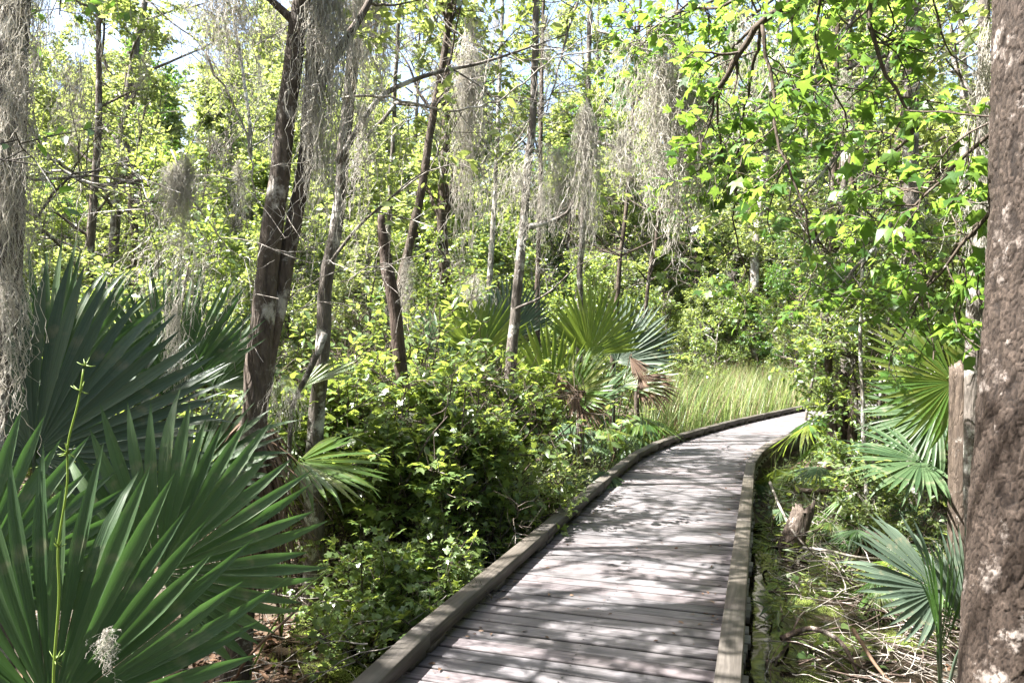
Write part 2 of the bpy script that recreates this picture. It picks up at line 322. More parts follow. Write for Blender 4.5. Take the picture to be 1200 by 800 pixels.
# ------------------------------------------------------------------ boardwalk
rng = np.random.default_rng(5)
bw = tag(link('boardwalk', None), 'grey weathered plank boardwalk curving right through the swamp forest', 'boardwalk', kind='structure')
PW = .146; per = PW / .05
ci = 0.0; idx = 0; cumN = len(CEN)
while ci + per < cumN - 1:
    c = ci + per / 2
    px = np.interp(c, np.arange(cumN), CEN[:, 0]); py = np.interp(c, np.arange(cumN), CEN[:, 1])
    def edge(t):
        q = np.array([np.interp(t, np.arange(cumN), CEN[:, k_]) for k_ in (0, 1)]); nn = np.array([np.interp(t, np.arange(cumN), CN[:, k_]) for k_ in (0, 1)]); return q, nn
    gap = rng.uniform(.11, .18)
    (q0, n0), (q1, n1) = edge(ci + gap), edge(ci + per - gap)
    (qc, nc) = edge(c); ang = atan2(nc[1], nc[0])
    ov = rng.uniform(-.02, .02, 2); hw = DW / 2 + .01
    corners = [q0 - n0 * (hw + ov[0]), q0 + n0 * (hw + ov[1]), q1 + n1 * (hw + ov[1]), q1 - n1 * (hw + ov[0])]
    ca, sa = cos(-ang), sin(-ang)
    loc = [((p_[0] - qc[0]) * ca - (p_[1] - qc[1]) * sa, (p_[0] - qc[0]) * sa + (p_[1] - qc[1]) * ca) for p_ in corners]
    # board with softened edges and a slight cup: rows across the width
    dz = rng.uniform(-.003, .003); tl = rng.uniform(-.0015, .0015)
    mb = MB(); rows = []
    xs = np.linspace(0, 1, 5)
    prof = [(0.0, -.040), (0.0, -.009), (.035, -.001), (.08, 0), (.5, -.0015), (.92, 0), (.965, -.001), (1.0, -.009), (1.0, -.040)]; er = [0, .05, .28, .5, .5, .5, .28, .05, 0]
    for xx in xs:
        A0 = np.array(loc[0]) * (1 - xx) + np.array(loc[1]) * xx; A1 = np.array(loc[3]) * (1 - xx) + np.array(loc[2]) * xx
        wv = rng.uniform(-.0012, .0012, 2)
        for t, z in prof:
            q = A0 * (1 - t) + A1 * t; rows.append((q[0], q[1] + (wv[0] if t < .5 else wv[1]), z + dz + tl * (xx - .5)))
    nP = len(prof); T = []
    for r_ in range(4):
        for s2 in range(nP - 1):
            a = r_ * nP + s2; T += [(a, a + nP, a + nP + 1), (a, a + nP + 1, a + 1)]
    T += [(0, q, q + 1) for q in range(1, nP - 1)]; e = 4 * nP
    T += [(e, e + q + 1, e + q) for q in range(1, nP - 1)]
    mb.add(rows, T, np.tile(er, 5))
    if ci * .05 < 16:        # screw heads over the three joists
        for xx in (.06, .5, .94):
            for t in (.25, .75):
                cx, cy = (np.array(loc[0]) * (1 - xx) + np.array(loc[1]) * xx) * (1 - t) + (np.array(loc[3]) * (1 - xx) + np.array(loc[2]) * xx) * t + rng.normal(0, .004, 2)
                a_ = np.arange(6) * pi / 3; mb.add([(cx + .0055 * cos(q), cy + .0055 * sin(q), dz + .0022) for q in a_] + [(cx, cy, dz + .0026)], [(q, (q + 1) % 6, 6) for q in range(6)], 0.0)
    ob = link('plank', mb.mesh('plank', M['deck']), bw, (qc[0], qc[1], DECKZ)); ob.rotation_euler = (0, 0, ang)
    ci += per; idx += 1
# kerb timbers on blocks
def strip(side, s0, s1, off, wdt, z0, z1, name, mat, bev=.006, wob=.0):
    n_ = max(3, int((s1 - s0) / .25) + 1); ss = np.linspace(s0, s1, n_) / .05
    qx = [np.array([np.interp(t, np.arange(cumN), CEN[:, k_]) for k_ in (0, 1)]) for t in ss]
    nn = [np.array([np.interp(t, np.arange(cumN), CN[:, k_]) for k_ in (0, 1)]) for t in ss]
    c = [q + n2 * side * off for q, n2 in zip(qx, nn)]
    mid = (c[0] + c[-1]) / 2; d = unit(c[-1] - c[0]); ang = atan2(d[1], d[0])
    # a timber is straight: blend the curve towards its chord
    pts = []
    for i_, t in enumerate(np.linspace(0, 1, n_)): pts.append((c[0] * (1 - t) + c[-1] * t) * 1.0 if name != 'beam' else c[i_])
    nv = A(-d[1], d[0]); prof = [(-wdt / 2, z0), (-wdt / 2, z1 - bev), (-wdt / 2 + bev, z1), (wdt / 2 - bev, z1), (wdt / 2, z1 - bev), (wdt / 2, z0)]
    V = []; lo = rng.uniform(-wob, wob, 2)
    for i_, p_ in enumerate(pts):
        tt = i_ / (n_ - 1); rel = p_ - mid
        lx = rel @ d; ly = rel @ nv
        for (w_, z_) in prof: V.append((lx, ly + w_ + rng.uniform(-.001, .001), z_ + lo[0] * (1 - tt) + lo[1] * tt))
    nP = 6; T = []
    for r_ in range(n_ - 1):
        for s2 in range(nP):
            a = r_ * nP + s2; b_ = r_ * nP + (s2 + 1) % nP; T += [(a, b_, b_ + nP), (a, b_ + nP, a + nP)]
    e = (n_ - 1) * nP
    T += [(0, 2, 1), (0, 3, 2), (0, 4, 3), (0, 5, 4), (e, e + 1, e + 2), (e, e + 2, e + 3), (e, e + 3, e + 4), (e, e + 4, e + 5)]
    mb = MB(); mb.add(V, T, .5)
    ob = link(name, mb.mesh(name, mat), bw, (mid[0], mid[1], DECKZ)); ob.rotation_euler = (0, 0, ang); return ob
total = (cumN - 3) * .05
for side in (-1, 1):
    s = .02 + (.9 if side > 0 else 0)
    while s < total - .5:
        Lp = min(1.22 if s > 13 else 2.43, total - s)
        strip(side, s + .003, s + Lp - .003, DW / 2 - .065, .125, .045, .130, 'kerb_rail', M['curb'], wob=.003)
        for b0 in ([s + .02, s + Lp / 2 - .1, s + Lp - .24]): strip(side, b0, b0 + .2, DW / 2 - .066, .11, 0.0, .044, 'kerb_block', M['curb'], bev=.002)
        s += Lp
    strip(side, .1, total, DW / 2 - .12, .05, -.24, -.042, 'beam', M['curb'])
for t in np.arange(1.0, total, 2.4):
    q = np.array([np.interp(t / .05, np.arange(cumN), CEN[:, k_]) for k_ in (0, 1)]); nn = np.array([np.interp(t / .05, np.arange(cumN), CN[:, k_]) for k_ in (0, 1)])
    for side in (-1, 1):
        mb = MB(); mb.box(-.05, .05, -.05, .05, -.9, -.043)
        e = q + nn * side * (DW / 2 - .21); ob = link('post', mb.mesh('post', M['curb']), bw, (e[0], e[1], DECKZ)); ob.rotation_euler = (0, 0, atan2(nn[1], nn[0]))

# ------------------------------------------------------------------ leaf templates
def star_leaf(lobes=5, depth=.42, cup=.12):
    v = [(.42, 0, 0)]; angs = np.linspace(-2.35, 2.35, lobes); out = []
    lens = {5: [.52, .78, 1.0, .78, .52], 3: [.8, 1.0, .8]}[lobes]
    out.append((.42 - .40, 0, 0))
    for k_ in range(lobes):
        a = angs[k_]; out.append((.42 + .58 * lens[k_] * cos(a), .58 * lens[k_] * sin(a), -cup * lens[k_]))
        if k_ < lobes - 1:
            b_ = (angs[k_] + angs[k_ + 1]) / 2; out.append((.42 + .58 * depth * cos(b_), .58 * depth * sin(b_), cup * .15))
    v += out; n_ = len(out)
    t = [(0, 1 + q, 1 + (q + 1) % n_) for q in range(n_)]
    return v, t
STAR = star_leaf(5, .40)
TRI = star_leaf(3, .5)
OVAL = ([(0, 0, 0), (.35, .24, .05), (.35, -.24, .05), (.72, .17, .02), (.72, -.17, .02), (1, 0, -.08), (.45, 0, -.01)],
        [(0, 6, 1), (0, 2, 6), (6, 3, 1), (6, 2, 4), (6, 5, 3), (6, 4, 5)])
LEAF4 = ([(0, 0, 0), (.42, .27, .06), (.42, -.27, .06), (1, 0, -.05), ], [(0, 3, 1), (0, 2, 3)])
NARROW = ([(0, 0, 0), (.4, .09, .02), (.4, -.09, .02), (1, 0, -.1)], [(0, 3, 1), (0, 2, 3)])

def walk(rng, p0, d, length, nseg, wob=.25, grav=0.0, up=0.0):
    pts = [np.array(p0, float)]; d = unit(d); st = length / nseg
    for _ in range(nseg):
        d = unit(d + rng.normal(0, wob, 3) * .5 + A(0, 0, up - grav)); pts.append(pts[-1] + d * st)
    return np.array(pts)
def at(pts, t):
    k_ = (len(pts) - 1) * t; i_ = int(min(k_, len(pts) - 2)); f_ = k_ - i_
    return pts[i_] * (1 - f_) + pts[i_ + 1] * f_, unit(pts[i_ + 1] - pts[i_])
def side_dir(rng, t, spread=1.0, up=.3):
    r_ = rng.normal(0, 1, 3); r_ -= t * (r_ @ t); return unit(t * (1 - spread * .6) + unit(r_) * spread + A(0, 0, up))

class Fol:
    """twigs with leaves: collects leaf arrays and twig tubes"""
    def __init__(s, rng): s.rng = rng; s.p = []; s.f = []; s.n = []; s.tubes = []
    def twig(s, pts, nl, spread=.9, flat=.55, r0=.004, t0=.15, draw=True):
        rng = s.rng
        t = rng.uniform(t0, 1, nl) * (len(pts) - 1); i_ = np.minimum(t.astype(int), len(pts) - 2); f_ = (t - i_)[:, None]
        pos = pts[i_] * (1 - f_) + pts[i_ + 1] * f_; tg = unit(pts[i_ + 1] - pts[i_])
        sd_ = unit(np.cross(tg, A(0, 0, 1) + rng.normal(0, .25, (nl, 3)))) * rng.choice([-1, 1], nl)[:, None]
        fw = unit(tg * rng.uniform(.1, .8, (nl, 1)) + sd_ * spread + rng.normal(0, .35, (nl, 3)) - A(0, 0, .12))
        nr = unit(A(0, 0, 1) * flat + rng.normal(0, .42, (nl, 3)))
        s.p.append(pos + fw * .015); s.f.append(fw); s.n.append(nr)
        if draw: s.tubes.append((pts, r0))
    def arrays(s):
        return np.concatenate(s.p), np.concatenate(s.f), np.concatenate(s.n)

def put_leaves(mb, fol, tmpl, size, keep=None, rng=None, maxn=None, gaps=.44):
    p_, f_, n_ = fol.arrays()
    if keep is not None:
        k_ = keep(p_); p_, f_, n_ = p_[k_], f_[k_], n_[k_]
    if maxn and len(p_) > maxn:
        q = rng.choice(len(p_), maxn, replace=False); p_, f_, n_ = p_[q], f_[q], n_[q]
    if gaps:
        g_ = fbm(p_[:, 0] * 1.7 + p_[:, 1] * .6, p_[:, 2] * 1.9 + p_[:, 1] * 1.1, int(size * 997), 3); k_ = g_ > gaps
        p_, f_, n_ = p_[k_], f_[k_], n_[k_]
    sz = size * rng.uniform(.6, 1.3, len(p_))
    cl = vnoise(p_[:, 0] * .9 + 5, p_[:, 2] * .9 + p_[:, 1] * .7, 31)
    rn = np.clip(rng.uniform(0, .65, len(p_)) + cl * .35, 0, 1)
    mb.scatter(tmpl, p_, f_, n_, sz, rn)

def branchy(rng, wood, fol, pts, rad, n_sub, sub_len, n_twig, twig_len, n_leaf, t0=.3, wob=.3, up=.15, sp=.9, n=5, flat=.55, grav=.0, twr=.0035):
    """sub-branches along a limb, twigs along sub-branches, leaves along twigs"""
    for k_ in range(n_sub):
        t = rng.uniform(t0, 1); p_, tg = at(pts, t)
        L_ = sub_len * rng.uniform(.5, 1.15) * (1.15 - .5 * t); sb_ = walk(rng, p_, side_dir(rng, tg, sp, up), L_, 5, wob, grav)
        r_ = max(.004, rad * .45 * (1.1 - .6 * t)); wood.tube(sb_, np.linspace(r_, .003, len(sb_)), 4, cap=False)
        for q in range(n_twig):
            t2 = rng.uniform(.2, 1); p2, tg2 = at(sb_, t2)
            tw = walk(rng, p2, side_dir(rng, tg2, .8, up * .6), twig_len * rng.uniform(.5, 1.2), 3, wob, grav)
            fol.twig(tw, n_leaf, flat=flat)
            wood.tube(tw, np.linspace(twr, .0015, len(tw)), 3, cap=False)

# ------------------------------------------------------------------ generic forest trees (mesh data shared between alike trees)
def forest_tree(seed, H, r, cb, limb, nl, tmpl, size, leafm, barkm, leaf_per=13, nt_=8, ns=7, lean=.06, top=.9, twl=.45):
    rng = np.random.default_rng(seed)
    tr = walk(rng, (0, 0, -.25), (rng.normal(0, lean), rng.normal(0, lean), 1), H, 14, .10, 0, .05)
    wood = MB(); fol = Fol(rng)
    tt = np.linspace(0, 1, len(tr)); wood.tube(tr, r * (1 - tt * .86) * (1 + .5 * np.exp(-tt * 25)), 10)
    for k_ in range(nl):
        t = cb + (1 - cb) * (k_ + rng.uniform(0, 1)) / nl * .97
        p_, tg = at(tr, t); a = rng.uniform(0, 2 * pi); prof = sin(min(1, (1 - t) / (1 - cb) * 1.25 + .15) * pi / 2)
        d = A(cos(a), sin(a), rng.uniform(.1, .8)); L_ = limb * prof * rng.uniform(.55, 1.15)
        lb = walk(rng, p_, d, L_, 7, .28, 0, .03); rr = max(.008, r * .38 * (1 - t * .6))
        wood.tube(lb, np.linspace(rr, .006, len(lb)), 5, cap=False)
        branchy(rng, wood, fol, lb, rr, ns, L_ * .42, nt_, twl, leaf_per)
    lm = MB(); put_leaves(lm, fol, tmpl, size, rng=rng)
    return wood.mesh('trunk', barkm, True), lm.mesh('crown', leafm)

def mk_thing(name, parts, loc, rz, scale, label, cat, group=None):
    e = link(name, None, None, loc, rz, scale)
    tag(e, label, cat, group)
    for pn, me in parts: link(pn, me, e)
    return e

# open sunlit places: leaves must leave the sun through here (x, y, r on the deck plane)
LIT = [(2.9, 12.2, 1.1), (3.6, 13.2, 1.3), (4.6, 14.4, 1.3), (5.6, 16, 1.5), (7, 18, 1.8), (6.0, 20, 2.6), (8.5, 21, 2.0), (4.5, 18.5, 2.4), (-1.9, 5.9, .55), (-1.3, 7.0, .7), (-.5, 7.4, .6), (-.1, 8.6, .6), (.4, 9.8, .7), (-2.4, 7.6, .7)]
LIT += [(5.0, 27.0, 1.6), (7.5, 28.5, 1.8), (10, 28.5, 1.8), (3.4, 24.5, 1.2)]
def shadow_xy(p_):
    h = p_[:, 2] - DECKZ; return p_[:, 0] - SUN[0] / SUN[2] * h, p_[:, 1] - SUN[1] / SUN[2] * h
def blocks(x, y, z0, z1, cr, f=.3):
    zs = np.linspace(z0, z1, 7); p_ = np.stack([np.full(7, x), np.full(7, y), zs], 1); sx, sy = shadow_xy(p_)
    return any(np.min(np.hypot(sx - a, sy - b_)) < r_ + cr * f for a, b_, r_ in LIT)

TREES = []
specs = [(11, 13, .13, .22, 2.3, 26, 'forest', 'bark_grey'), (12, 12, .11, .15, 2.1, 26, 'forest', 'bark_brown'), (13, 15, .15, .28, 2.7, 28, 'forest', 'bark_grey'),
         (14, 10.5, .09, .12, 1.9, 24, 'olive', 'bark_dark'), (15, 14, .12, .3, 2.2, 24, 'forest', 'bark_pale'), (16, 11, .1, .1, 2.2, 26, 'dark', 'bark_dark')]
for sp in specs:
    TREES.append((sp, forest_tree(sp[0], sp[1], sp[2], sp[3], sp[4], sp[5], LEAF4 if sp[6] != 'dark' else OVAL, .105, M[sp[6]], M[sp[7]])))
DENSE = []
for sd_, H, lm_, bm_ in ((31, 9, 'forest', 'bark_grey'), (32, 7.5, 'maple', 'bark_brown'), (33, 10, 'forest', 'bark_pale')):
    DENSE.append(((sd_, H), forest_tree(sd_, H, .09, .03, 2.6, 34, LEAF4, .15, M[lm_], M[bm_], leaf_per=12, nt_=8, ns=6, twl=.6)))
SAPS = []
for sd_, H, lm_, bm_, tm in ((21, 4.5, 'maple', 'bark_grey', OVAL), (22, 3.6, 'maple', 'bark_brown', STAR), (23, 5.2, 'forest', 'bark_grey', OVAL), (24, 3.0, 'forest', 'bark_dark', OVAL)):
    SAPS.append(((sd_, H), forest_tree(sd_, H, .035, .08, 1.15, 22, tm, .078, M[lm_], M[bm_], leaf_per=10, nt_=6, ns=6, twl=.3)))

rf = random.Random(7); n_t = 0; n_s = 0
occ = []
def free(x, y, d): return all((x - a) ** 2 + (y - b_) ** 2 > (d + e_) ** 2 * .25 for a, b_, e_ in occ)
LB = ['slender leafy tree with pale green crown standing deep in the sunlit forest', 'tree with dark glossy foliage deep in the forest', 'olive leaved tree standing in the forest away from the boardwalk']
tries = 0
while n_t < 230 and tries < 6000:
    tries += 1
    y = rf.uniform(-10, 62); x = rf.uniform(-.85 * abs(y) - 9, .85 * abs(y) + 9)
    if y > 30 and rf.random() < .25: continue
    sp, (tm, cm) = TREES[rf.randrange(6)]
    if deck_dist(x, y)[0] < 2.4: continue
    if y < 10 and abs(x) < .72 * max(y, 0) + 1.2: continue
    if -9 < x < 2 and 0 < y < 8: continue
    sc = rf.uniform(.8, 1.2)
    if y > 24: sc *= 1 + (y - 24) / 40
    if blocks(x, y, sp[1] * sc * .2, sp[1] * sc, 2.3): continue
    if not free(x, y, 2.6): continue
    # leave the openings of white sky seen at upper left and upper right
    px_ = 600 + x / max(y, .1) * F
    if y > 8 and (135 < px_ < 290) and (y < 26 or 165 < px_ < 255) and rf.random() < .99: continue
    if y > 8 and (1000 < px_ < 1060 or 815 < px_ < 850) and rf.random() < .7: continue
    occ.append((x, y, 2.6)); n_t += 1
    mat_k = sp[6]; lab = LB[1] if mat_k == 'dark' else LB[2] if mat_k == 'olive' else LB[0]
    mk_thing('forest_tree', [('trunk', tm), ('crown', cm)], (x, y, float(gz(x, y))), rf.uniform(0, 6.28), sc, lab, 'tree', {0: 'pale leafy forest trees', 1: 'dark leaved forest trees', 2: 'olive leaved forest trees'}[LB.index(lab)])
n_d = 0; tries = 0
while n_d < 190 and tries < 6000:
    tries += 1
    y = rf.uniform(17, 66); x = rf.uniform(-.8 * y - 2, .8 * y + 2)
    if deck_dist(x, y)[0] < 3 or (2 < x < 11.5 and 13 < y < 29): continue
    (sd_, H), (tm, cm) = DENSE[rf.randrange(3)]; sc = rf.uniform(.8, 1.2) * (1 + max(0, y - 22) / 45)
    px_ = 600 + x / y * F
    if 145 < px_ < 270: sc *= .5
    if blocks(x, y, .5, H * sc, 2.4): continue
    if any((x - a) ** 2 + (y - b_) ** 2 < 6 for a, b_, c_ in occ[-n_d:] if n_d): continue
    occ.append((x, y, 2.6)); n_d += 1
    mk_thing('bushy_tree', [('trunk', tm), ('crown', cm)], (x, y, float(gz(x, y))), rf.uniform(0, 6.28), sc, 'bushy broadleaf tree leafed down to the ground in the far sunlit woods', 'tree', 'bushy trees in the far woods')
tries = 0; occ2 = []
while n_s < 290 and tries < 8000:
    tries += 1
    y = rf.uniform(7, 50) if rf.random() < .85 else rf.uniform(-4, 7); x = rf.uniform(-.75 * abs(y) - 4, .75 * abs(y) + 4)
    (sd_, H), (tm, cm) = SAPS[rf.randrange(4)]
    if deck_dist(x, y)[0] < 1.9: continue
    if y < 8.5 and abs(x) < .7 * max(y, 0) + 1: continue
    if 2.2 < x < 10.5 and 14 < y < 27 and x > -2 + .3 * y: 
        if rf.random() < .9: continue
    sc = rf.uniform(.7, 1.25)
    if blocks(x, y, .5, H * sc, .9, .6): continue
    if any((x - a) ** 2 + (y - b_) ** 2 < .7 for a, b_ in occ2): continue
    occ2.append((x, y)); n_s += 1
    mk_thing('understory_sapling', [('trunk', tm), ('crown', cm)], (x, y, float(gz(x, y))), rf.uniform(0, 6.28), sc, 'young broadleaf sapling filling the forest understory', 'sapling', 'saplings in the forest understory')

# ------------------------------------------------------------------ canopy gaps over the deck
LITP = []
def sun_keep(p_):
    global LITP
    if not LITP:
        LITP = [(P(x_, y_, Y_), r_) for x_, y_, Y_, r_ in ((550, 160, 6.8, .35), (685, 190, 6.4, .35), (782, 150, 4.5, .5), (640, 210, 7.2, .5), (450, 420, 6.6, .9), (520, 470, 6.6, .9), (430, 650, 5.5, .7), (490, 560, 6.0, .7),
                (570, 540, 7.2, .7), (390, 480, 6.4, .6), (1060, 440, 6.8, .5), (1060, 660, 3.9, .5), (700, 400, 9.2, .8), (1000, 740, 4.6, .5), (620, 480, 8.2, .5), (420, 60, 5.8, .5), (215, 230, 3.9, .3), (330, 120, 4.6, .4), (560, 400, 9.6, .6))]
    dead_ = np.zeros(len(p_), bool); jit = .7 + .5 * vnoise(p_[:, 0] * 2.5, p_[:, 1] * 2.5, 5)
    for c_, r_ in LITP:
        v_ = p_ - c_; t_ = v_ @ SUN; dd_ = np.linalg.norm(v_ - t_[:, None] * SUN, axis=1); dead_ |= (t_ > .6) & (dd_ < r_ * jit)
    return sun_keep0(p_) & ~dead_
def sun_keep0(p_):
    sx, sy = shadow_xy(p_)
    k_ = np.ones(len(p_), bool)
    wob = (fbm(sx * 1.3, sy * 1.3, 77) - .5) * 1.6
    for a, b_, r_ in LIT: k_ &= np.hypot(sx - a, sy - b_) > r_ * .95 + wob
    # patchy light on the near boardwalk
    dn = fbm(sx * 1.15 + 3, sy * 1.15, 52, 5)
    near = (sy < 11.5)
    k_ &= ~(near & (dn > .575) & (sy < 7.8) & (sx > -1.3))
    k_ &= ~(near & (dn > .74)); k_ &= ~((sx < -1.3) & (sx > -6) & (sy > 3.5) & (dn > .51))
    return k_

def own_tree(name, seed, stems, limbs, bark, leafm, tmpl, size, label, keep=sun_keep, cat='tree', n_sub=9, n_twig=7, twl=.4, n_leaf=9, crown=True, n=12, vis_clear=None, limb_sub=1.0):
    """stems: list of (pts, radii); limbs: list of (pts, r, leafy)"""
    rng = np.random.default_rng(seed); wood = MB(); fol = Fol(rng)
    base = A(*stems[0][0][-1]) if stems[0][0][-1][2] < stems[0][0][0][2] else A(*stems[0][0][0])
    for pts, rad in stems:
        pts = np.asarray(pts, float); q = catmull(np.c_[pts, rad], .06)
        q[1:-1, :3] += (fbm(np.arange(len(q) - 2) * .13 + seed, np.zeros(len(q) - 2), 5)[:, None] - .5) * A(.03, 0, 0)
        wood.tube(q[:, :3] - base, q[:, 3] * (1 + .10 * (vnoise(np.arange(len(q)) * .3, np.full(len(q), seed * 1.7), 3) - .5)), n)
    for pts, r_, leafy in limbs:
        q = catmull(np.asarray(pts, float), .12); q = q + np.c_[vnoise(np.arange(len(q)) * .35, np.full(len(q), r_ * 91), 8) - .5, vnoise(np.arange(len(q)) * .35, np.full(len(q), r_ * 51), 4) - .5, vnoise(np.arange(len(q)) * .35, np.full(len(q), r_ * 31), 2) - .5] * .05
        q[0] = pts[0]
        wood.tube(q - base, np.linspace(r_, max(.004, r_ * .25), len(q)), 6)
        if leafy: branchy(rng, wood, fol, q - base, r_, int(n_sub * leafy), .9 * limb_sub, n_twig, twl, n_leaf)
    e = link(name, None, None, base); tag(e, label, cat)
    link('trunk', wood.mesh('trunk', M[bark], True), e)
    if crown and fol.p:
        lm = MB(); kp = None
        if keep: kp = lambda p_: keep(p_ + base)
        put_leaves(lm, fol, tmpl, size, kp, rng)
        link('crown', lm.mesh('crown', M[leafm]), e)
    return e

def PX(lst, Y, dz=0):     # list of pixels at a distance (a number or one per point)
    Ys = Y if hasattr(Y, '__len__') else [Y] * len(lst)
    return [P(x, y, yy) for (x, y), yy in zip(lst, Ys)]
def ground_at(p_): return A(p_[0], p_[1], float(gz(p_[0], p_[1])) - .15)

exec_order = []
# twin trunk tree at left
sA = PX([(372, -330), (366, -90), (350, 30), (330, 180), (314, 320), (301, 450), (288, 640), (276, 800)], 4.6)
sA.append(ground_at(sA[-1]))
sB = PX([(400, -330), (380, -60), (369, 50), (358, 180), (338, 300), (318, 400), (306, 470)], 4.68)
top = sA[0]
tgt = lambda X_, Y_, h: A(X_ + SUN[0] / SUN[2] * (h - DECKZ), Y_ + SUN[1] / SUN[2] * (h - DECKZ), h)
lim = []
for (X_, Y_, h) in ((.1, 4.3, 5.2), (.9, 5.6, 5.8), (.2, 6.6, 5.8), (1.4, 7.6, 6.4), (-.6, 5.0, 5.4), (1.9, 6.3, 5.6), (1.0, 4.6, 5.0)):  # limbs above the view, aimed so their leaves shade the near deck
    t_ = tgt(X_, Y_, h); lim.append(([top - A(0, 0, .5 + .3 * (h - 6)), (top * .55 + t_ * .45) + A(0, 0, .35), t_], .045, 1.3))
lim.append(([sA[2], P(300, -20, 4.5), P(262, -90, 4.4)], .03, .6))
lim.append((PX([(360, 110), (395, 60), (440, -15), (470, -90)], [4.7, 4.8, 4.9, 5.0]), .04, .8))
own_tree('leaning_tree', 31, [(sA, [.045, .055, .058, .062, .068, .078, .085, .095, .12]), (sB, [.035, .042, .045, .047, .05, .052, .052])], lim, 'bark_brown', 'forest', OVAL, .10,
         'brown forked tree trunk rising behind the foreground palmetto with moss on its right stem')
# unseen tree added at left, limbs aimed to shade thicket, boardwalk and big trunk
ov = [A(-7.2, 3.2, -.1), A(-7.0, 3.4, 2.5), A(-6.7, 3.7, 5), A(-6.3, 4.2, 8), A(-6, 4.6, 11)]
lim = []; rg = np.random.default_rng(77)
for q, (X_, Y_, h) in enumerate([(-2.6, 3.4, 6.5), (-1.4, 4.2, 6.6), (-2.4, 5.6, 7.0), (-1.0, 5.8, 7.2), (-2.6, 7.4, 7.4), (-1.2, 7.6, 7.6), (-.2, 8.8, 8.0), (1.0, 9.2, 8.2), (.2, 3.4, 6.4), (1.0, 4.0, 6.8), (.6, 5.4, 7.4), (1.6, 7.0, 8.0), (2.2, 8.4, 8.6), (-.2, 2.6, 6.6), (-3.6, 4.4, 6.6), (-3.6, 6.4, 7.0), (2.3, 2.6, 6.4), (2.7, 2.7, 5.6), (3.1, 2.5, 6.8), (2.0, 2.4, 5.8), (2.6, 9.6, 8.8), (1.7, 9.9, 8.4), (.8, 7.9, 8.3), (-.3, 6.8, 7.7), (-1.8, 2.2, 6)]):
    h = 2.2 + h * .56
    t_ = tgt(X_, Y_, h); a_ = ov[2 + q % 2] * .7 + ov[3] * .3; lim.append(([a_, a_ * .45 + t_ * .55 + A(0, 0, .5), t_], .05, 1.0))
own_tree('added_shade_tree', 30, [(ov, [.20, .17, .15, .11, .06])], lim, 'bark_grey', 'forest', OVAL, .115,
         'unseen tree added outside the left edge to shade the thicket and boardwalk')
# leftmost trunk
s1 = PX([(26, -200), (18, 0), (12, 200), (4, 430), (-4, 640)], 3.3); s1.append(ground_at(s1[-1]))
own_tree('mossy_tree', 32, [(s1, [.05, .058, .062, .066, .07, .08])], [([s1[1], P(60, -60, 3.6), P(110, -120, 4.2)], .03, .8), ([s1[2], P(38, 262, 3.2), P(75, 205, 3.2), P(115, 196, 3.3)], .010, .25), ([s1[2], P(40, 214, 3.4), P(120, 208, 3.6), P(195, 222, 3.8)], .009, .3)], 'bark_grey', 'dark', OVAL, .075,
         'trunk wrapped in hanging grey moss at the left edge of the picture')
# mossy trunk right of the twin tree
s2 = PX([(440, -250), (424, -40), (415, 60), (404, 160), (397, 240), (384, 320), (377, 420), (368, 540)], 6.2); s2.append(ground_at(s2[-1]))
lim = [(PX([(394, 190), (425, 135), (470, 100), (520, 80), (570, 70), (640, 48)], [6.1, 6.1, 6.2, 6.3, 6.4, 6.5]), .03, .35),
       (PX([(386, 310), (430, 255), (490, 205), (530, 190)], 6.0), .018, .3),
       (PX([(380, 390), (345, 470), (340, 560), (320, 640)], 5.9), .03, 0)]
for (X_, Y_, h) in ((1.6, 8.6, 7.4), (2.2, 9.6, 7.0), (1.2, 9.8, 7.6), (2.6, 8.4, 6.8), (1.9, 10.6, 7.2), (3.0, 9.4, 7.4)):  # upper limbs placed so their shadow falls on the deck before the bend
    t_ = tgt(X_, Y_, h); lim.append(([s2[0] - A(0, 0, .4), (s2[0] * .5 + t_ * .5) + A(0, 0, .4), t_], .05, 1.5))
own_tree('mossy_trunk_tree', 33, [(s2, [.04, .055, .055, .052, .052, .056, .062, .075, .10])], lim, 'bark_grey', 'forest', OVAL, .10,
         'thin grey tree with thick moss around its upper trunk right of the forked tree')
# middle tree with lichen patches
s3 = PX([(632, -160), (629, 0), (625, 120), (616, 230), (611, 290), (604, 360), (598, 430), (594, 500)], 9.2); s3.append(ground_at(s3[-1]))
own_tree('lichen_tree', 34, [(s3, [.03, .04, .045, .05, .055, .062, .07, .08, .10])], [(PX([(611, 266), (640, 260), (664, 250), (676, 225)], [9.2, 9.1, 9, 8.9]), .045, .3), (PX([(604, 362), (640, 345), (668, 318), (700, 300)], 9), .02, .5), ([s3[1], P(580, -60, 9), P(540, -110, 9)], .04, 1)],
         'bark_grey', 'forest', OVAL, .09, 'slim trunk with pale lichen bands standing in the middle above the palmettos')
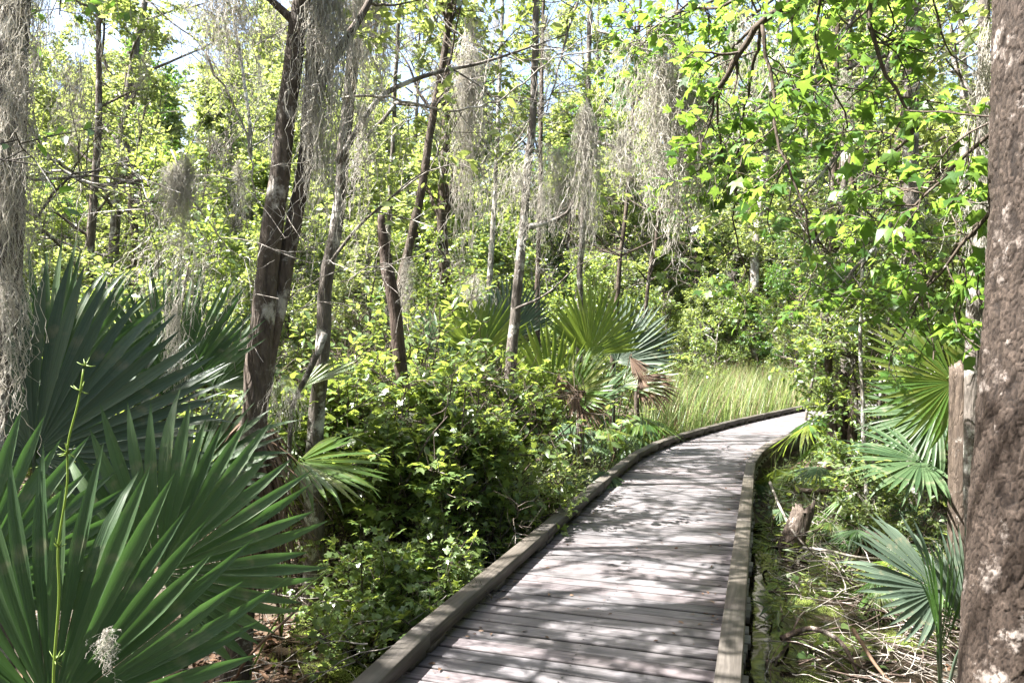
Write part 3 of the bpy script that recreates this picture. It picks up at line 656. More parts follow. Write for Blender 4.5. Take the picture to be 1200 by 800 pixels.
# dark trunks in the mid distance
for k_, (pl, Y_, r_, bk, lb) in enumerate([
    ([(525, 30), (508, 130), (492, 230), (470, 330), (462, 420)], 9.5, .07, 'bark_dark', 'dark leaning trunk behind the moss column left of the middle tree'),
    ([(522, 150), (518, 260), (524, 350), (528, 430)], 13, .13, 'bark_dark', 'thick dark trunk far behind the leaning trunk'),
    ([(970, -30), (984, 100), (990, 200), (986, 300), (990, 420)], 12.5, .07, 'bark_grey', 'slim grey trunk above the stump cluster right of the boardwalk bend'),
    ([(1126, -20), (1130, 90), (1131, 210), (1128, 330)], 13.5, .09, 'bark_pale', 'pale grey trunk seen between the sweetgum leaves left of the big trunk'),
    ([(1158, -80), (1152, 120), (1148, 280), (1140, 420)], 4.6, .05, 'bark_grey', 'thin mossy grey trunk close behind the big trunk at right'),
    ([(582, 190), (578, 260), (574, 330), (570, 400)], 14, .07, 'bark_pale', 'thin pale trunk left of the middle tree above the palmettos'),
    ([(634, 180), (632, 260), (630, 330), (630, 380)], 14.5, .06, 'bark_dark', 'thin dark trunk directly right of the middle tree'),
    ([(735, 230), (727, 300), (722, 370), (718, 430)], 13, .055, 'bark_dark', 'thin dark forked trunk above the right palmetto fan'),
    ([(772, 250), (760, 330), (752, 420), (746, 470)], 13.5, .05, 'bark_brown', 'thin brown stem at the end of the palmetto thicket'),
    ([(905, 120), (893, 220), (884, 330)], 30, .2, 'bark_pale', 'far pale trunk above the bright grass'),
    ([(150, 60), (146, 140), (152, 210), (158, 300)], 15, .09, 'bark_dark', 'dark forked snag standing against the white sky at upper left'),
    ([(975, 300), (970, 400), (974, 480), (980, 530)], 10.2, .07, 'bark_dark', 'dark trunk leaning over the bend of the boardwalk'),
    ([(1000, 330), (1002, 420), (998, 520)], 10.6, .075, 'bark_dark', 'thick dark trunk of the clump right of the boardwalk bend'),
    ([(1012, 300), (1008, 400), (1012, 500), (1016, 600)], 8.2, .028, 'bark_pale', 'thin pale stem in front of the dark trunk clump'),
]):
    s = PX(pl, Y_); s.append(ground_at(s[-1]))
    if k_ != 10: up_ = s[0] - s[1]; up_[0] *= .6; s.insert(0, s[0] + up_ * max(.5, (P(0, -90, Y_)[2] - s[0][2]) / max(up_[2], .1)))
    kk = len(s)
    limbs = []
    rg = np.random.default_rng(100 + k_)
    for q in range(7):
        a_ = s[rg.integers(0, min(3, kk - 2))]; d_ = A(rg.uniform(-1, 1), rg.uniform(-.6, .6), rg.uniform(.2, 1)); limbs.append(([a_, a_ + d_ * .5 * Y_ / 9, a_ + d_ * 1.1 * Y_ / 9 + A(0, 0, .2)], r_ * .35, .7 if k_ != 10 else .15))
    if k_ == 10: limbs += [(PX([(146, 130), (125, 80), (98, 15)], 15), .05, .1), (PX([(150, 100), (160, 40), (130, -10)], 15), .05, .1)]
    own_tree('slender_tree', 200 + k_, [(s, np.r_[r_ * .4, np.linspace(r_ * .6, r_ * 1.0, kk - 1)])], limbs, bk, 'forest', OVAL, .085 + .002 * Y_, lb)
# red snag
s = PX([(447, 252), (452, 300), (462, 360), (470, 430), (476, 520)], 7.6); s.append(ground_at(s[-1]))
own_tree('broken_snag', 35, [(s, [.035, .06, .065, .07, .08, .10])], [], 'bark_red', 'forest', OVAL, .08, 'reddish broken snag standing between the two dark trees left of centre', cat='snag')

for q, (px, Y_, k_, sc, lb) in enumerate(((770, 25.5, 1, .42, 'low sunlit bush behind the left end of the bright grass'), (815, 28, 0, .5, 'rounded sunlit bush directly behind the bright grass'), (850, 30, 1, .62, 'taller sunlit bush behind the middle of the grass'),
        (890, 29, 1, .5, 'pale bush behind the right half of the grass'), (925, 27, 0, .42, 'small bush where the far boardwalk disappears'), (960, 31, 1, .7, 'leafy bush beyond the end of the boardwalk'), (740, 28, 0, .6, 'sunlit bush behind the palmettos left of the grass'))):
    x = (px - 600) / F * Y_; tm, cm = DENSE[k_][1]
    mk_thing('bright_bush', [('trunk', tm), ('crown', cm)], (x, Y_, float(gz(x, Y_))), q * 1.9, sc, lb, 'bush')
for q, (px, Y_, k_, sc, lb) in enumerate(((722, 17.0, 0, 1.0, 'sunlit sapling behind the grey green palmetto fans'), (775, 21.5, 1, 1.1, 'light green sapling at the left end of the grass'), (690, 18.5, 1, 1.25, 'sunlit sapling right of the lichen banded trunk'), (660, 16.0, 0, 1.0, 'bright sapling above the upright palmetto fan'), (835, 25.5, 0, 1.1, 'sapling leaning over the back of the grass'), (800, 19.0, 3, .55, 'short bush at the near edge of the grass'))):
    x = (px - 600) / F * Y_; tm, cm = SAPS[k_][1]
    mk_thing('sunlit_sapling', [('trunk', tm), ('crown', cm)], (x, Y_, float(gz(x, Y_))), q * 1.3, sc, lb, 'sapling')
FINE = forest_tree(81, 4.6, .03, .36, 1.0, 24, OVAL, .055, M['maple'], M['bark_grey'], leaf_per=9, nt_=6, ns=6, twl=.28)
for px, Y_, sc, lb in ((975, 11.4, 1.0, 'fine leaved sapling arching over the boardwalk bend'), (1025, 9.6, .95, 'tall fine leaved sapling above the right palmetto'), (940, 17.5, 1.3, 'light sapling behind the far end of the boardwalk'), (1080, 12.5, 1.2, 'sapling crown filling the space left of the big trunk')):
    x = (px - 600) / F * Y_; mk_thing('fine_sapling', [('trunk', FINE[0]), ('crown', FINE[1])], (x, Y_, float(gz(x, Y_))), px * .7, sc, lb, 'sapling')
sg = PX([(1090, -350), (1078, -150), (1070, 50), (1068, 250), (1072, 430)], 8.6); sg.append(ground_at(sg[-1]))
lim = [([sg[q], P(x1, y1, 8.0), P(x2, y2, 7.2)], .035, 1.3) for q, x1, y1, x2, y2 in ((0, 980, -160, 850, -60), (0, 960, -90, 800, 20), (1, 970, -30, 860, 60), (1, 990, 40, 900, 110), (2, 990, 110, 880, 190), (2, 1000, 160, 920, 250),
       (3, 1010, 230, 940, 300), (2, 1050, 60, 1010, 150), (1, 1060, -20, 1030, 60), (3, 1040, 270, 990, 330), (0, 900, -120, 720, -30), (0, 880, -70, 740, 60), (1, 880, 20, 760, 110), (2, 900, 120, 800, 190))]
own_tree('sweetgum_tree', 38, [(sg, [.06, .07, .08, .085, .09, .11])], lim, 'bark_grey', 'sweet', STAR, .12, 'leafy sweetgum behind the big trunk spreading star leaves to the left', n_sub=8, n_twig=5, n_leaf=6)
sg = PX([(690, -500), (690, -250), (692, -60), (688, 160), (680, 330)], 11.4); sg.append(ground_at(sg[-1]))
lim = [([sg[q], P(x1, y1, 10), P(x2, y2, 9)], .03, 1.2) for q, x1, y1, x2, y2 in ((0, 640, -130, 590, -20), (1, 650, -60, 600, 50), (1, 760, -60, 820, 20), (2, 660, 60, 640, 130), (2, 760, 60, 810, 150), (3, 700, 150, 690, 230), (0, 560, -160, 480, -60), (1, 590, -90, 500, 0), (3, 770, 200, 820, 290))]
own_tree('sweetgum_tree', 39, [(sg, [.03, .035, .038, .04, .045, .06])], lim, 'bark_grey', 'maple', STAR, .12, 'slim star leaved tree behind the bright moss curtain', n_sub=9, n_twig=6, n_leaf=7)
sg = PX([(478, -500), (476, -250), (470, -60), (462, 120), (455, 300)], 11.5); sg.append(ground_at(sg[-1]))
lim = [([sg[q], P(x1, y1, 11), P(x2, y2, 10)], .03, 1.2) for q, x1, y1, x2, y2 in ((0, 520, -130, 580, -10), (1, 520, -40, 560, 90), (1, 430, -60, 400, 40), (2, 520, 40, 590, 130), (2, 430, 50, 380, 130), (3, 500, 130, 520, 210), (0, 400, -130, 330, -20), (1, 380, -20, 290, 60), (3, 420, 180, 410, 260))]
own_tree('slender_tree', 42, [(sg, [.02, .025, .028, .032, .036, .05])], lim, 'bark_grey', 'forest', LEAF4, .13, 'slim leafy tree filling the space behind the forked and mossy trunks', n_sub=9, n_twig=6, n_leaf=11)
# ------------------------------------------------------------------ big trunk at right with plated bark
def plated_trunk():
    pl = np.array([P(1232, -420, 2.75), P(1231, -60, 2.72), P(1230, 150, 2.7), P(1227, 330, 2.68), P(1219, 470, 2.66), P(1214, 620, 2.64), P(1203, 800, 2.62)])
    b_ = pl[-1]; g_ = ground_at(b_) + A(-.02, 0, 0); pl = np.vstack([pl, (b_ + g_) / 2, g_])
    rad = np.array([.15, .165, .172, .176, .182, .20, .205, .22, .30])
    q = catmull(np.c_[pl, rad], .006); nA = 300; kk = len(q); hgt = np.arange(kk) * .006
    th = np.arange(nA) * 2 * pi / nA; TH, HH = np.meshgrid(th, hgt)
    # plates: jittered cell grid wrapping round the trunk
    cu = 56; u_ = TH / (2 * pi) * cu; v_ = HH / .036 + (vnoise(u_ * .8, HH * 9, 2) - .5) * .6
    u_ = u_ + (fbm(HH * 7, TH * 3, 5, 2) - .5) * 2.4; v_ = v_ + (fbm(TH * 5, HH * 9, 15, 2) - .5) * 2.2
    iu = np.floor(u_); iv = np.floor(v_); d1 = np.full(u_.shape, 9.); d2 = np.full(u_.shape, 9.); cid = np.zeros(u_.shape)
    for du in (-1, 0, 1):
        for dv in (-1, 0, 1):
            cx = iu + du; cy = iv + dv; w_ = np.mod(cx, cu)
            jx = cx + .5 + (hash2(w_, cy, 1) - .5) * .9; jy = cy + .5 + (hash2(w_, cy, 2) - .5) * .9
            d_ = np.hypot(u_ - jx, (v_ - jy) * 1.0); hc = hash2(w_, cy, 3)
            nw = d_ < d1; d2 = np.where(nw, d1, np.minimum(d2, d_)); cid = np.where(nw, hc, cid); d1 = np.where(nw, d_, d1)
    e = np.clip((d2 - d1) * 5.5, 0, 1); big_ = fbm(u_ * .33, v_ * .10, 41, 3); crack = np.clip(np.abs(big_ - .5) * 16, 0, 1); disp = e * (.0025 + .0045 * cid) + crack * .006 + (fbm(u_ * 3.2, v_ * 3.6, 8, 3) - .5) * .0035; e = e * (.35 + .65 * crack)
    disp = disp + (fbm(TH * 1.2 + 3, HH * 1.6, 12) - .5) * .022 + np.cos(TH * 2 + HH) * .004
    tan_ = unit(np.gradient(q[:, :3], axis=0)); ux = unit(np.cross(tan_, A(0, 1, 0))); uy = np.cross(tan_, ux)
    rr = q[:, 3][:, None] + disp
    V = q[:, None, :3] + rr[..., None] * (np.cos(TH)[..., None] * ux[:, None] + np.sin(TH)[..., None] * uy[:, None])
    i_ = np.arange(kk - 1)[:, None] * nA; j_ = np.arange(nA)[None]; j2 = (j_ + 1) % nA
    a0 = (i_ + j_).ravel(); b0 = (i_ + j2).ravel(); c0 = (i_ + nA + j2).ravel(); d0 = (i_ + nA + j_).ravel()
    mb = MB(); mb.add((V.reshape(-1, 3) - g_), np.concatenate([np.stack([a0, c0, b0], 1), np.stack([a0, d0, c0], 1)]), np.clip(e * .5 + cid * cid * .5, 0, 1).ravel())
    return mb, g_, q
mbt, gb, qb = plated_trunk()
big = link('big_sweetgum_tree', None, None, gb); tag(big, 'thick plated trunk at the right edge with star shaped leaves hanging from its limbs', 'tree')
# bark uses the plate attribute: colour darkens in the fissures, plates greyer
m = M['bark_big']; nd = m.node_tree.nodes; lk = m.node_tree.links
pr = [x for x in nd if x.type == 'BSDF_PRINCIPLED'][0]; src = pr.inputs['Base Color'].links[0].from_socket
at_ = N(nd, "ShaderNodeAttribute", attribute_name="rnd"); rc = ramp(nd, lk, at_.outputs['Fac'], [(0, (.16, .12, .10)), (.3, (.55, .48, .44)), (.6, (1, .94, .9)), (1, (1.6, 1.55, 1.55))])
mm = N(nd, "ShaderNodeMix", data_type='RGBA', blend_type='MULTIPLY'); mm.inputs[0].default_value = 1; lk.new(src, mm.inputs[6]); lk.new(rc, mm.inputs[7]); lk.new(mm.outputs[2], pr.inputs['Base Color'])
link('trunk', mbt.mesh('trunk', M['bark_big'], True), big)
rng = np.random.default_rng(41)
limbsS = [
    (PX([(1225, -420), (1120, -420), (1010, -150), (940, -15), (893, 25), (868, 60), (845, 100), (820, 130)], [2.75, 3.0, 3.3, 3.5, 3.6, 3.7, 3.8, 3.9]), .04, .9),
    (PX([(893, 25), (905, 95), (912, 160), (932, 215), (945, 262), (956, 300)], [3.6, 3.6, 3.55, 3.5, 3.5, 3.5]), .010, 1.1),
    (PX([(1225, -200), (1150, -180), (1060, -120), (1022, -20), (1026, 50), (1050, 105), (1075, 150)], [2.75, 3.0, 3.2, 3.4, 3.4, 3.4, 3.4]), .02, 1.3),
    (PX([(1215, 110), (1150, 165), (1112, 200), (1075, 240), (1040, 265)], [2.75, 3.0, 3.1, 3.2, 3.2]), .012, 1.1),
    (PX([(1212, 160), (1148, 262), (1118, 300), (1095, 330), (1060, 360)], [2.75, 3.0, 3.1, 3.2, 3.3]), .012, 1.1),
    (PX([(940, -15), (890, -20), (850, 5), (790, 15), (740, 40)], [3.5, 3.9, 4.2, 4.5, 4.8]), .014, 1.2),
    (PX([(1010, -150), (960, 10), (960, 60), (985, 120), (1000, 160)], [3.3, 3.8, 3.9, 4.0, 4.1]), .012, 1.0),
    (PX([(868, 60), (840, 120), (850, 190), (870, 240)], [3.7, 4.2, 4.4, 4.5]), .010, 1.1),
    (PX([(893, 25), (850, 60), (790, 90), (745, 120)], [3.6, 4.3, 4.8, 5.2]), .010, 1.2),
    (PX([(893, 25), (870, 150), (860, 260), (880, 330)], [3.6, 4.6, 5.0, 5.2]), .010, 1.2),
    (PX([(1010, -150), (1080, -60), (1100, 20), (1120, 80)], [3.3, 3.8, 4.0, 4.1]), .012, 1.0),
    (PX([(1075, 150), (1010, 220), (960, 300), (940, 370)], [3.4, 5.0, 5.4, 5.6]), .010, 1.2),
    (PX([(1148, 262), (1090, 330), (1060, 390), (1040, 410)], [3.0, 4.2, 4.6, 4.8]), .010, 1.0),
]
wood = MB(); fol = Fol(rng)
for pts, r_, leafy in limbsS:
    q = catmull(np.asarray(pts, float), .08); q[1:] += rng.normal(0, .006, (len(q) - 1, 3))
    wood.tube(q - gb, np.linspace(r_, max(.004, r_ * .3), len(q)), 6)
    L0 = len(q)
    qq = q[int(L0 * .35):] if leafy == .9 or leafy == 1.3 else q
    branchy(rng, wood, fol, qq - gb, r_ * .8, int(9 * leafy), .42, 3, .22, 5, t0=.1, wob=.4, up=-.05, flat=.7, grav=.06, twr=.003)
link('limb', wood.mesh('limb', M['bark_dark'], True), big)
p_, f_, n_ = fol.arrays()
# keep the leaf cluster clear of the bare deck view
sx = 600 + (p_[:, 0] + gb[0]) / (p_[:, 1] + gb[1]) * F; sy = 405 - (p_[:, 2] + gb[2] - CAMZ) / (p_[:, 1] + gb[1]) * F
vis = (sx > 690) & (sx < 1180) & (sy > -30) & (sy < 440); order = np.argsort(~vis, kind='stable')
p_, f_, n_ = p_[order], f_[order], n_[order]; dist = p_[:, 1] + gb[1]
kk = vis[order]; near_i = np.where(kk)[0]; lk_ = np.ones(len(p_), bool); near_i = near_i[np.argsort(dist[near_i])][:300]
star_me = []
for q in range(6):
    sv = np.array(star_leaf(5, .34 + .03 * q, .05 + .07 * q)[0]); rq = np.random.default_rng(q); sv = sv + rq.normal(0, .035, sv.shape) * A(1, 1, 1.6); sv[:, 2] -= .22 * (sv[:, 0] - .3) ** 2 * (q % 3)
    mb = MB(); mb.add(sv, STAR[1], q / 5); star_me.append(mb.mesh('leaf', M['sweet']))
for i_ in near_i:
    f1 = Vector(f_[i_]).normalized(); y1 = Vector(n_[i_]).cross(f1).normalized(); z1 = f1.cross(y1); s1_ = rng.uniform(.05, .115)
    mt = Matrix((( f1[0], y1[0], z1[0]), (f1[1], y1[1], z1[1]), (f1[2], y1[2], z1[2]))).to_4x4() @ Matrix.Scale(s1_, 4)
    mt.translation = Vector(p_[i_]); ob = link('leaf', star_me[rng.integers(0, 6)], big); ob.matrix_local = mt
rest = np.setdiff1d(np.where(lk_)[0], near_i); mb = MB(); mb.scatter(STAR, p_[rest], f_[rest], n_[rest], rng.uniform(.055, .115, len(rest)), rng.uniform(0, 1, len(rest)))
tag(link('foliage', mb.mesh('foliage', M['sweet']), big), kind='stuff')

# ------------------------------------------------------------------ shrubs
def shrub_mesh(seed, H, Rr, tmpl, size, leafm, barkm, stems=10, ns=8, nt_=5, nl=9, up=.2, flat=1.1, twl=.3):
    rng = np.random.default_rng(seed); wood = MB(); fol = Fol(rng)
    for k_ in range(stems):
        a = k_ * 2.4 + rng.uniform(-.4, .4); rad = Rr * rng.uniform(.25, 1)
        d = A(cos(a) * rad, sin(a) * rad, H * rng.uniform(.7, 1.1)); L_ = np.linalg.norm(d)
        st = walk(rng, (rng.normal(0, .08), rng.normal(0, .08), -.1), d, L_, 8, .22, .04)
        wood.tube(st, np.linspace(.014, .004, len(st)), 5, cap=False)
        branchy(rng, wood, fol, st, .012, ns, H * .35, nt_, twl, nl, t0=.2, wob=.35, up=up, flat=flat)
    lm = MB(); put_leaves(lm, fol, tmpl, size, rng=rng, gaps=.47)
    return wood.mesh('stem', M[barkm], True), lm.mesh('foliage', M[leafm])
SH = [shrub_mesh(51, 1.5, .75, STAR, .095, 'maple', 'bark_brown'), shrub_mesh(52, 1.2, .8, STAR, .088, 'maple', 'bark_brown'), shrub_mesh(53, 1.8, .7, OVAL, .085, 'maple', 'bark_dark'),
      shrub_mesh(54, 1.0, .7, TRI, .065, 'forest', 'bark_brown'), shrub_mesh(55, 1.6, .8, OVAL, .06, 'dark', 'bark_dark')]
shr = [  # x px, Y, mesh, scale, label
    (405, 6.6, 0, 1.3, 'light green maple shrub beside the mossy trunk at left'), (465, 7.4, 2, 1.15, 'tall narrow leafy shrub in front of the reddish snag'),
    (520, 6.9, 0, 1.2, 'bright leafy shrub at the middle of the thicket left of the palmettos'), (450, 5.5, 1, .85, 'low spreading maple shrub over the dark water at left'),
    (570, 7.4, 1, .95, 'rounded light green shrub below the lichen banded trunk'), (612, 8.0, 3, .95, 'fresh green shrub filling the space near the left kerb'),
    (500, 5.9, 1, .8, 'small glossy shrub leaning towards the boardwalk kerb'), (430, 7.9, 2, 1.2, 'leafy shrub in the hollow behind the maple shrubs'),
    (360, 7.6, 2, 1.2, 'leafy shrub seen between the forked tree and the mossy trunk'), (495, 8.8, 3, 1.5, 'bushy shrub at the back of the thicket'),
    (658, 9.0, 3, .6, 'low shrub beside the kerb where the boardwalk begins to bend'), (700, 10.8, 4, .6, 'small dark shrub under the drooping brown palmetto leaves'),
    (330, 9.5, 4, 1.5, 'large dark shrub behind the forked tree'), (250, 9.0, 2, 1.5, 'tall light shrub behind the left palmettos'), (120, 9.0, 0, 1.5, 'light shrub rising behind the blue green palmetto fan'),
    (480, 10.5, 0, 1.3, 'shrub with light leaves behind the middle trunk'),
    (1060, 8.0, 3, .7, 'low leafy shrub at the foot of the broken pole'), (1090, 9.5, 4, 1.4, 'dark shrub behind the right palmetto fan'),
    (352, 6.9, 0, 1.2, 'light green shrub rising directly right of the forked tree base'), (448, 8.7, 2, 1.45, 'tall pale shrub around the foot of the broken snag'), (590, 9.3, 0, 1.2, 'sunlit shrub hiding the foot of the lichen banded trunk'), (535, 8.2, 2, 1.3, 'tall loose shrub left of the yellow green palmetto fans'), (640, 9.2, 1, .6, 'small star leaved shrub close to the kerb before the bend'),
]
for (px, Y_, mi, sc, lb) in shr:
    x = (px - 600) / F * Y_
    mk_thing('leafy_shrub', [('stem', SH[mi][0]), ('foliage', SH[mi][1])], (x, Y_, float(gz(x, Y_))), (px * 1.7) % 6.28, sc, lb, 'shrub')

# ------------------------------------------------------------------ palmettos
def leaflet_mesh(name, dth, mat, split=.42, fold=.35, droop=.10, wid=1.0, seg=9, tipbend=0.0, seed=0):
    xs = np.r_[.03, np.linspace(.12, 1, seg)]; mb = MB(); V = []; T = []
    for x in xs:
        ww = x * math.tan(dth / 2) if x < split else split * math.tan(dth / 2) * (1 + .12 * sin((x - split) / (1 - split) * pi)) * (1 - ((x - split) / (1 - split)) ** 1.6)
        ww *= wid * 1.02; z = -droop * x ** 2.2 - tipbend * max(0, x - .7) ** 2 * 6
        V += [(x, -ww, z + fold * ww), (x, 0, z), (x, ww, z + fold * ww)]
    for k_ in range(len(xs) - 1):
        a = k_ * 3
        for c in (0, 1): T += [(a + c, a + c + 3, a + c + 4), (a + c, a + c + 4, a + c + 1)]
    rg = np.random.default_rng(seed); mb.add(V, T, rg.uniform(0, 1)); return mb.mesh(name, mat)
def frond_specs(rng, nseg, spread):
    for k_ in range(nseg):
        t = (k_ + .5) / nseg * 2 - 1; a = t * spread
        yield a, (1 - .30 * abs(t) ** 2.2) * rng.uniform(.88, 1.05), rng.normal(0, .035), rng.normal(0, .06), t
LFM = {}
def get_leaflets(matk, nseg, spread, dead=False):
    key = (matk, nseg, round(spread, 2))
    if key not in LFM:
        dth = 2 * spread / nseg
        LFM[key] = [leaflet_mesh('leaflet', dth, M[matk], .56 + .03 * (q % 3), .42, .02 + .035 * q, 1.0, 9, .0 if q < 4 else .2, seed=q * 7 + nseg) for q in range(5)]
    return LFM[key]
def frond_objs(parent, pbase, base, hub, cdir, nrm_, Rr, nseg, spread, matk, seed, curv=.25, petr=.008):
    """a frond built leaflet by leaflet. positions in world, parent at pbase"""
    rng = np.random.default_rng(seed); ls = get_leaflets(matk, nseg, spread)
    c = unit(cdir); n_ = unit(nrm_ - c * np.dot(nrm_, c)); y = np.cross(n_, c)
    hub = np.asarray(hub, float); base = np.asarray(base, float)
    mid = (base + hub) / 2 + A(0, 0, .10)
    pet = catmull(np.array([base, mid, hub, hub + c * .10 * Rr]), .06); mb = MB(); mb.tube(pet - hub, np.linspace(petr * 1.4, petr * .8, len(pet)), 6)
    fr = link('frond', mb.mesh('frond', M[matk], True), parent, hub - pbase)
    for a, lf, bend, roll, t in frond_specs(rng, nseg, spread):
        lift = -curv * abs(t) ** 1.5 + bend * .6
        rot = Matrix(((c[0], y[0], n_[0]), (c[1], y[1], n_[1]), (c[2], y[2], n_[2]))) @ Matrix.Rotation(a + bend * .15, 3, 'Z') @ Matrix.Rotation(lift, 3, 'Y') @ Matrix.Rotation(roll, 3, 'X')
        ob = link('leaflet', ls[rng.integers(0, 5)], fr); mt = rot.to_4x4() @ Matrix.Diagonal((Rr * lf, Rr, Rr, 1)); mt.translation = Vector(c * Rr * .02 * (1 - abs(t))); ob.matrix_local = mt
    return fr
def palmetto_thing(loc, label): 
    e = link('palmetto', None, None, loc); return tag(e, label, 'palmetto')

b0 = A(-1.42, 2.25, .05); pa = palmetto_thing(b0, 'dark green palmetto with broad fans in the lower left corner in front')
frond_objs(pa, b0, b0, P(62, 838, 1.95), A(.14, -.02, 1), A(.15, -1, .28), .68, 33, 1.75, 'palm', 1)
frond_objs(pa, b0, b0, P(186, 672, 2.55), A(.30, .05, .9), A(.25, -1, .35), .60, 36, 2.15, 'palm', 2)
frond_objs(pa, b0, b0, P(-40, 700, 2.2), A(-.15, .1, 1), A(.45, -1, .25), .55, 30, 1.9, 'palm', 3)
b1 = A(-2.3, 3.7, .1); pb = palmetto_thing(b1, 'blue green palmetto with one huge fan standing behind the dark front palmetto')
frond_objs(pb, b1, b1, P(40, 535, 3.3), A(.28, .0, .95), A(.28, -1, .30), .86, 44, 2.25, 'palmblue', 5)
frond_objs(pb, b1, b1, P(60, 470, 3.9), A(.08, .1, 1), A(.1, -1, .2), .85, 30, 1.2, 'palm', 6)
frond_objs(pb, b1, b1, P(110, 520, 3.8), A(.8, .1, .45), A(-.1, -.8, .8), .75, 30, 1.2, 'palmblue', 7)
frond_objs(pb, b1, b1, P(-30, 560, 3.3), A(-.5, .1, .8), A(.4, -1, .3), .8, 34, 1.9, 'palm', 8)
b2 = A(-2.0, 4.6, .1); pc = palmetto_thing(b2, 'shaded dark palmetto between the blue green fan and the forked tree')
frond_objs(pc, b2, b2, P(205, 470, 4.4), A(-.05, .1, 1), A(.2, -1, .2), .85, 30, 1.0, 'palm', 9)
frond_objs(pc, b2, b2, P(250, 455, 4.9), A(.35, .2, .9), A(-.1, -1, .4), .55, 28, 1.3, 'palm', 10)
frond_objs(pc, b2, b2, P(225, 560, 4.2), A(.7, 0, .5), A(-.1, -.8, .7), .6, 28, 1.6, 'palm', 11)
b3 = A(-1.72, 5.6, .0); pd = palmetto_thing(b3, 'yellowing palmetto with drooping leaves right of the forked tree base')
frond_objs(pd, b3, b3, P(350, 540, 5.2), A(.95, -.2, -.25), A(.2, -.3, 1), .62, 26, 1.5, 'palmsun', 12)
frond_objs(pd, b3, b3, P(352, 455, 6.0), A(.8, .3, .5), A(-.3, -.7, .8), .5, 18, .6, 'palmsun', 13)
frond_objs(pd, b3, b3, P(300, 480, 5.0), A(-.2, -.2, -.9), A(.0, -1, -.1), .55, 26, 1.0, 'palmdead', 14)
# right side
b4 = P(1150, 405, 7.0); b4 = ground_at(b4) + A(0, 0, .15); pe = palmetto_thing(b4, 'large green palmetto with its fan spreading left behind the broken pole')
frond_objs(pe, b4, b4, P(1118, 448, 6.6), A(-1, -.1, .28), A(.15, -1, .45), .86, 42, 1.75, 'palmsun', 15)
frond_objs(pe, b4, b4, P(1100, 480, 7.0), A(-.7, -.1, -.45), A(-.2, -.9, .6), .75, 36, 1.6, 'palm', 16)
frond_objs(pe, b4, b4, P(1160, 450, 6.6), A(.5, -.1, .7), A(0, -1, .3), .8, 34, 1.6, 'palmsun', 17)
frond_objs(pe, b4, b4, P(1080, 540, 6.6), A(-.9, -.2, -.05), A(0, -.5, 1), .7, 34, 1.6, 'palm', 18)
b5 = A(2.45, 4.3, .02); pf = palmetto_thing(b5, 'silvery sunlit palmetto leaf fan beside the foot of the big trunk')
frond_objs(pf, b5, b5, P(1100, 692, 3.9), A(-.95, -.1, .40), A(-.1, -.8, .75), .54, 24, 1.2, 'palmblue', 19)
frond_objs(pf, b5, b5, P(1098, 770, 3.8), A(.0, .0, 1), A(.75, -1, .0), .62, 26, .55, 'palm', 20)
frond_objs(pf, b5, b5, P(1135, 740, 4.0), A(.25, .1, 1), A(-.3, -1, .3), .6, 28, .8, 'palmblue', 21)

b6 = ground_at(P(680, 450, 10.8)) + A(0, 0, .15); pg_ = palmetto_thing(b6, 'bright backlit palmetto fan standing upright right of the middle trunk')
frond_objs(pg_, b6, b6, P(690, 415, 10.5), A(.25, -.1, 1), A(.1, -1, .3), 1.02, 26, 1.25, 'palmsun', 31)
frond_objs(pg_, b6, b6, P(645, 468, 10.2), A(-.15, -.1, .9), A(.3, -1, .5), 1.05, 28, 1.5, 'palmsun', 32)
frond_objs(pg_, b6, b6, P(655, 436, 10.0), A(.2, -.5, -.9), A(0, -1, .1), .6, 20, .45, 'palmdead', 33)
frond_objs(pg_, b6, b6, P(640, 470, 9.9), A(-.2, -.5, -.9), A(0, -1, .1), .72, 22, .6, 'palmdead', 51)
frond_objs(pg_, b6, b6, P(675, 455, 9.9), A(.4, -.5, -.8), A(.2, -1, .1), .7, 22, .7, 'palmdead', 52)
frond_objs(pg_, b6, b6, P(672, 462, 10.0), A(.5, -.3, .5), A(-.2, -.8, .7), .75, 24, 1.3, 'palmsun', 42)
b7 = ground_at(P(715, 450, 12.6)) + A(0, 0, .15); ph_ = palmetto_thing(b7, 'palmetto with grey green fans spreading right near the boardwalk bend')
frond_objs(ph_, b7, b7, P(722, 425, 12.4), A(.55, -.1, .8), A(-.1, -1, .5), 1.2, 28, 1.2, 'palmblue', 34)
frond_objs(ph_, b7, b7, P(728, 452, 12.3), A(.8, -.2, .35), A(-.1, -.7, .9), 1.0, 26, 1.0, 'palmsun', 35)
frond_objs(ph_, b7, b7, P(738, 418, 12.2), A(.5, -.5, -.8), A(0, -1, .1), .55, 18, .45, 'palmdead', 36)
frond_objs(ph_, b7, b7, P(748, 440, 12.1), A(.6, -.5, -.6), A(0, -1, .3), .75, 22, .8, 'palmdead', 53)
frond_objs(ph_, b7, b7, P(700, 470, 12.0), A(.3, -.3, .3), A(-.1, -.7, 1), .8, 26, 1.5, 'palm', 40)
b8 = ground_at(P(560, 450, 10)) + A(0, 0, .15); pi_ = palmetto_thing(b8, 'yellow green palmetto fans rising left of the middle trunk')
frond_objs(pi_, b8, b8, P(560, 420, 9.6), A(.1, -.1, 1), A(.1, -1, .3), .95, 30, 1.2, 'palmsun', 37)
frond_objs(pi_, b8, b8, P(520, 430, 9.8), A(-.5, .1, .8), A(.1, -1, .3), .9, 30, 1.3, 'palm', 38)
frond_objs(pi_, b8, b8, P(595, 400, 10.4), A(.1, .1, 1), A(.1, -1, .2), .95, 30, 1.1, 'palmblue', 41)
